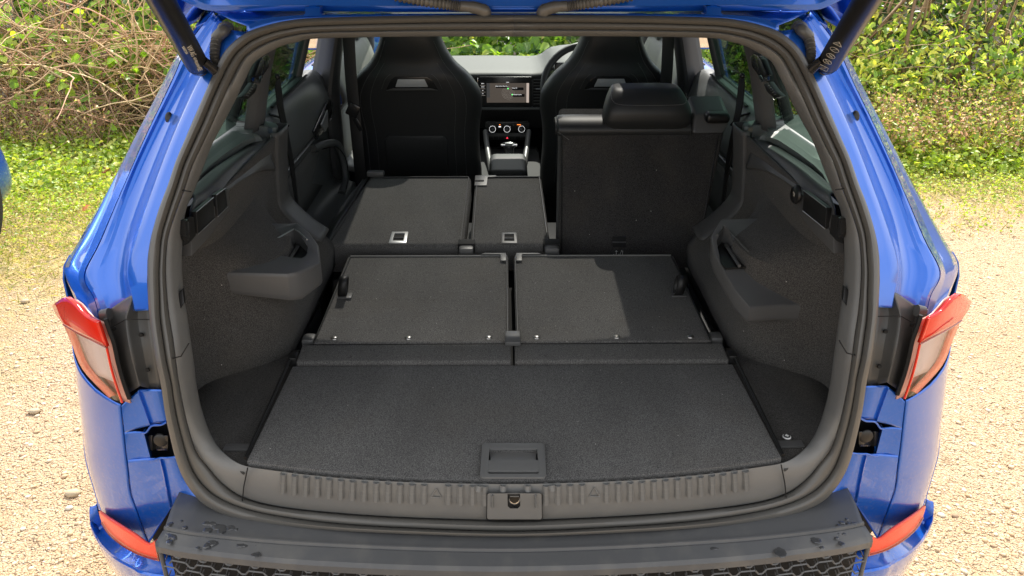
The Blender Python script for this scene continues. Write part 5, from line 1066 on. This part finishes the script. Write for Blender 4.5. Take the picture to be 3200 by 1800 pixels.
def plant(name, label, cat, x0, x1, seed, style, group=None, y0=5.15, depth=1.7, h=1.45):
    r = np.random.default_rng(seed); cx_ = (x0+x1)/2; W_ = x1-x0; e = thing(name, label, cat, (cx_, y0, 0), group); X = lambda n: r.uniform(-W_/2-.1, W_/2+.1, n)
    paths = []; rad = []; col = []
    if style == 'bramble':
        for i in range(int(460*W_)):
            y = r.random()*depth; z = r.uniform(.0, h); d = (r.normal(0, 1.1), r.normal(-.1, .35), r.normal(.15, .7)); z = min(z, .3+y*.75); paths.append(wander(r, (X(1)[0], y*.9+.0, z), d, r.uniform(.4, 1.5), 9, .22, .05)); rad.append(r.choice([.0030, .0042, .0060, .011], p=[.45, .33, .17, .05])); col.append(TAN[r.integers(5)]*r.uniform(.7, 1.15)*(1.35 if rad[-1] < .007 else .9))
        for i in range(int(150*W_)):
            z = r.uniform(.05, .75); paths.append(wander(r, (X(1)[0], -.25+.5*r.random(), z), (r.normal(0, 1.2), r.normal(.1, .3), r.normal(.3, .6)), r.uniform(.5, 1.6), 10, .2, .06)); rad.append(r.choice([.0035, .005, .008])); col.append(TAN[r.integers(5)]*r.uniform(1.2, 1.7))
    elif style == 'shrub':
        for i in range(int(16*W_)):
            paths.append(wander(r, (X(1)[0], .15+r.random()*depth*.7, 0), (r.normal(.25, .25), r.normal(-.05, .1), 1), r.uniform(1.2, 2.0), 9, .10)); rad.append(r.uniform(.012, .030)); col.append(BRN[r.integers(3)]*1.35)
        for i in range(int(190*W_)):
            paths.append(wander(r, (X(1)[0], r.random()*depth, r.uniform(.1, h)), (r.normal(.1, .7), r.normal(-.35, .4), r.normal(.5, .5)), r.uniform(.25, .9), 7, .2)); rad.append(r.choice([.0022, .0035, .005])); col.append(TAN[r.integers(5)]*r.uniform(.6, 1.0))
    elif style == 'hedge':
        for i in range(int(60*W_)):
            paths.append(wander(r, (X(1)[0], r.random()*depth, r.uniform(0, h)), (r.normal(0, .6), r.normal(-.3, .4), r.normal(.4, .5)), r.uniform(.3, .9), 7, .2)); rad.append(r.choice([.003, .005])); col.append(BRN[r.integers(3)])
    V, T, C = strands(paths, rad, col); big_mesh('stems', V, T, STEMM, e, C, kind='stuff')
    L_ = []
    def put(n, size, cols, ylo, yhi, zlo, zhi, asp=.6, clump=14, spread=.10, nrm=(0, -.5, .7)):
        m_ = max(1, n//clump); c = np.stack([X(m_), r.uniform(ylo, yhi, m_), r.uniform(zlo, zhi, m_)], 1); P = np.repeat(c, clump, 0)+r.normal(0, spread, (m_*clump, 3)); P[:, 2] = np.clip(P[:, 2], .02, .42+.80*(P[:, 1]+.15)+r.normal(0, .05, len(P)))
        L_.append(leaves(P, np.array([nrm]), size, cols, r, asp))
    if style == 'bramble':
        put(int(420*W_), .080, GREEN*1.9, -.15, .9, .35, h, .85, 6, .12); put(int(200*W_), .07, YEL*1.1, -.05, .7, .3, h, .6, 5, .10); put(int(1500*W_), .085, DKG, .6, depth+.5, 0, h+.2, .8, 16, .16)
    elif style == 'shrub':
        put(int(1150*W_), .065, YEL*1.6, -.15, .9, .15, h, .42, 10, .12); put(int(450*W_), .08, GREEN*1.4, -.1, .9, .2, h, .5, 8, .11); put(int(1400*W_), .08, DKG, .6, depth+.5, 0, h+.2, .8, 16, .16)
    elif style == 'hedge':
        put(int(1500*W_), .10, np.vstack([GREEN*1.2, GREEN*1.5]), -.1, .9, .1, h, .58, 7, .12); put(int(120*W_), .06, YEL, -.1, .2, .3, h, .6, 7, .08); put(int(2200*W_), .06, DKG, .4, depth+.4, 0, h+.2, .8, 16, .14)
    V = []; T = []; C = []; o = 0
    for v, t, c in L_: V.append(v); T.append(t+o); C.append(c); o += len(v)
    big_mesh('leaves', np.vstack(V), np.vstack(T), LEAFM, e, np.vstack(C), kind='stuff'); return e
plant('bramble_bush', 'tangled bare bramble bush at the far left with reddish stems', 'bramble', -4.6, -3.0, 11, 'bramble', 'brambles left of the car')
plant('bramble_bush', 'tangled bramble bush just left of the car pillar, heart-shaped leaves', 'bramble', -3.0, -1.3, 12, 'bramble', 'brambles left of the car')
plant('hedge', 'broad-leaved green hedge seen through the windscreen', 'hedge', -1.3, 1.4, 13, 'hedge')
plant('yellow_shrub', 'yellow-leaved shrub right of the car pillar with several grey trunks', 'shrub', 1.4, 2.9, 14, 'shrub', 'shrubs right of the car')
plant('yellow_shrub', 'yellow-leaved shrub at the far right edge', 'shrub', 2.9, 4.7, 15, 'shrub', 'shrubs right of the car')
# low herbs on the verge
def verge():
    r = np.random.default_rng(21); L_ = []
    def put(n, x0, x1, y0, y1, zmax, size, cols, asp, clump, spread):
        m_ = n//clump; c = np.stack([r.uniform(x0, x1, m_), y0+(y1-y0)*r.random(m_)**.75, r.random(m_)*zmax], 1); P = np.repeat(c, clump, 0)+r.normal(0, spread, (m_*clump, 3)); P[:, 2] = np.abs(P[:, 2])*.6+.008
        L_.append(leaves(P, np.array([(0, -.1, 1.)]), size, cols, r, asp))
    LIT = np.array([[.20, .27, .045], [.26, .32, .06], [.15, .22, .035], [.33, .34, .08]])*1.2
    put(24000, -4.8, -.7, 3.75, 5.3, .10, .038, LIT, .8, 12, .06); put(9000, -4.8, -.7, 3.3, 4.0, .03, .022, LIT, .7, 12, .07)
    put(17000, .8, 4.8, 4.1, 5.3, .14, .045, LIT, .8, 12, .07); put(4500, .8, 4.8, 3.6, 4.2, .02, .022, LIT, .7, 12, .07)
    put(5000, -4.8, -.8, 2.7, 3.6, .02, .020, LIT, .6, 5, .09); put(3500, .9, 4.8, 3.0, 4.1, .02, .022, LIT, .6, 5, .09); put(3000, .9, 4.8, 4.0, 4.8, .30, .05, np.vstack([LIT, YEL*1.1]), .5, 9, .06)
    put(1500, -1, 1, 4.6, 5.2, .10, .04, LIT, .8, 12, .06)
    V = []; T = []; C = []; o = 0
    for v, t, c in L_: V.append(v); T.append(t+o); C.append(c); o += len(v)
    o_ = big_mesh('ground_cover', np.vstack(V), np.vstack(T), LEAFM, None, np.vstack(C), kind='stuff'); o_['label'] = 'low ivy and clover covering the verge below the hedge'; o_['category'] = 'ground cover'
    # grass blades and straw
    n = 30000; x = np.where(r.random(n) < .62, r.uniform(-4.8, -.8, n), r.uniform(.9, 4.8, n)); y = 2.2+2.5*r.random(n)**.75+np.where(x > 0, .75, 0); ln = r.uniform(.02, .11, n); an = r.uniform(0, 6.28, n); tl = r.uniform(.3, 1.5, n)
    B = np.stack([x, y, np.full(n, .002)], 1); D = np.stack([np.cos(an)*np.sin(tl), np.sin(an)*np.sin(tl), np.cos(tl)], 1); S_ = np.stack([-np.sin(an), np.cos(an), 0*an], 1)*.0016
    V = np.stack([B-S_, B+S_, B+D*ln[:, None]*.6+S_*.8+[0, 0, .004], B+D*ln[:, None]], 1).reshape(-1, 3); T = (np.array([[0, 1, 2], [0, 2, 3]])[None]+np.arange(n)[:, None, None]*4).reshape(-1, 3)
    cc = np.array([[.40, .36, .10], [.50, .40, .20], [.26, .30, .05], [.55, .46, .26]]); o_ = big_mesh('grass', V, T, LEAFM, None, np.repeat(cc[r.integers(0, 4, n)], 4, 0), kind='stuff'); o_['label'] = 'thin yellowing grass and straw at the gravel edge'; o_['category'] = 'grass'
    # dry weeds on the right bank and dead bracken on the left
    for nm, lab, x0, x1, yy0, yy1, h_, cnt, tc_ in (('dry_weeds', 'dry seeding weeds on the bank right of the car', 1.0, 4.8, 4.35, 5.3, .50, 1900, TAN), ('dead_bracken', 'pinkish dead stalks leaning out of the brambles at the far left', -4.7, -3.0, 4.7, 5.2, .45, 520, np.array([[.55, .35, .24], [.60, .45, .30], [.5, .28, .2]]))):
        paths = []; rad = []; col = []; tips = []
        for i in range(cnt):
            P = wander(r, (r.uniform(x0, x1), r.uniform(yy0, yy1), 0), (r.normal(0, .35), r.normal(-.15, .2), 1), r.uniform(.2, h_), 6, .16, .02); paths.append(P); rad.append(.0030); col.append(tc_[r.integers(len(tc_))]*r.uniform(.7, 1.1)); tips += P[2:]
        V, T, C = strands(paths, rad, col); e = thing(nm, lab, 'weeds'); big_mesh('stalks', V, T, STEMM, e, C, kind='stuff')
        tips = np.array(tips); P = np.repeat(tips, 4 if nm == 'dry_weeds' else 1, 0); P = P+r.normal(0, .022, P.shape); v, t, c = leaves(P, np.array([(0, -.3, .8)]), .032, np.vstack([TAN*1.1, YEL*1.2, GREEN*1.3]), r, .5); big_mesh('leaves', v, t, LEAFM, e, c, kind='stuff')
verge()
# fallen leaves one can make out
for i, (px, py, sc_c, lab) in enumerate(((352, 520, (.20, .08, .05), 'brown curled fallen leaf on the green verge left of the car'), (282, 640, (.48, .20, .10), 'orange fallen leaf near the moss left of the car'), (190, 480, (.45, .32, .12), 'yellowish fallen leaf on the left verge, nearest the parked blue car'))):
    p = PZ(px, py, .06); r = np.random.default_rng(60+i); v, t, c = leaves(np.zeros((1, 3)), np.array([(0, -.2, 1.)]), .09, np.array([sc_c]), r, .7); o = big_mesh('fallen_leaf', v, t, LEAFM, None, c); o.location = p; o['label'] = lab; o['category'] = 'leaf'; o['group'] = 'fallen leaves'
# ---------------- the second blue car, nose at the left edge
c2 = thing('parked_car', 'corner of a second blue car cut off by the left edge', 'car', (-3.68, 3.16, 0))
secs = []
for y, hw, zt in ((.10, .70, .62), (.06, .85, .70), (-.04, .925, .78), (-.35, .95, .86), (-.8, .95, .95), (-1.3, .95, 1.0), (-2.4, .95, 1.02), (-3.6, .93, 1.02), (-4.2, .84, .98), (-4.35, .6, .8)):
    secs.append([Vector((sx*hw*fx, y, z)) for sx, fx, z in ((-1, .96, .22), (-1, 1.0, .32), (-1, .975, .50), (-1, .92, zt*.84), (-1, .74, zt), (0, 0, zt+.05), (1, .74, zt), (1, .92, zt*.84), (1, .975, .50), (1, 1.0, .32), (1, .96, .22))])
loft('body', secs, M['paint'], c2, k=3, kv=3, thick=.01, flip=False)
cab = [[Vector((sx*w_, y, z)) for sx, w_, z in ((-1, .78, 1.0), (-1, .72, 1.2), (-1, .60, 1.42), (0, 0, 1.46), (1, .60, 1.42), (1, .72, 1.2), (1, .78, 1.0))] for y in (-1.9, -2.4, -3.0, -3.6)]
cab = [[Vector((v.x*.9, -1.1, 1.0)) for v in cab[0]]]+cab+[[Vector((v.x*.9, -4.1, 1.0)) for v in cab[0]]]; loft('cabin', cab, M['satin'], c2, k=2, kv=2, thick=.01, flip=False)
tube('lower_trim', [(-.8, .06, .24), (-.6, .10, .24), (.6, .10, .24), (.8, .06, .24)], .02, M['blackp'], c2, n=8)
for sx in (-1, 1):
    rbox('headlight', (sx*.70, -.02, .66), (.34, .16, .12), .04, M['chrome'], c2)
    for yw in (-.50, -3.5):
        V, F = tube_arrays([(sx*.74, yw, .33), (sx*.75, yw, .33), (sx*.955, yw, .33), (sx*.96, yw, .33)], [.28, .33, .33, .28], 32); me = bpy.data.meshes.new('wheel'); me.from_pydata([tuple(v) for v in V], [], F); me.update(); wo = link('wheel', me, M['tyre'], c2)
        disc('rim', (sx*.958, yw, .33), (sx, 0, 0), .22, .012, M['rim'], wo, n=24)
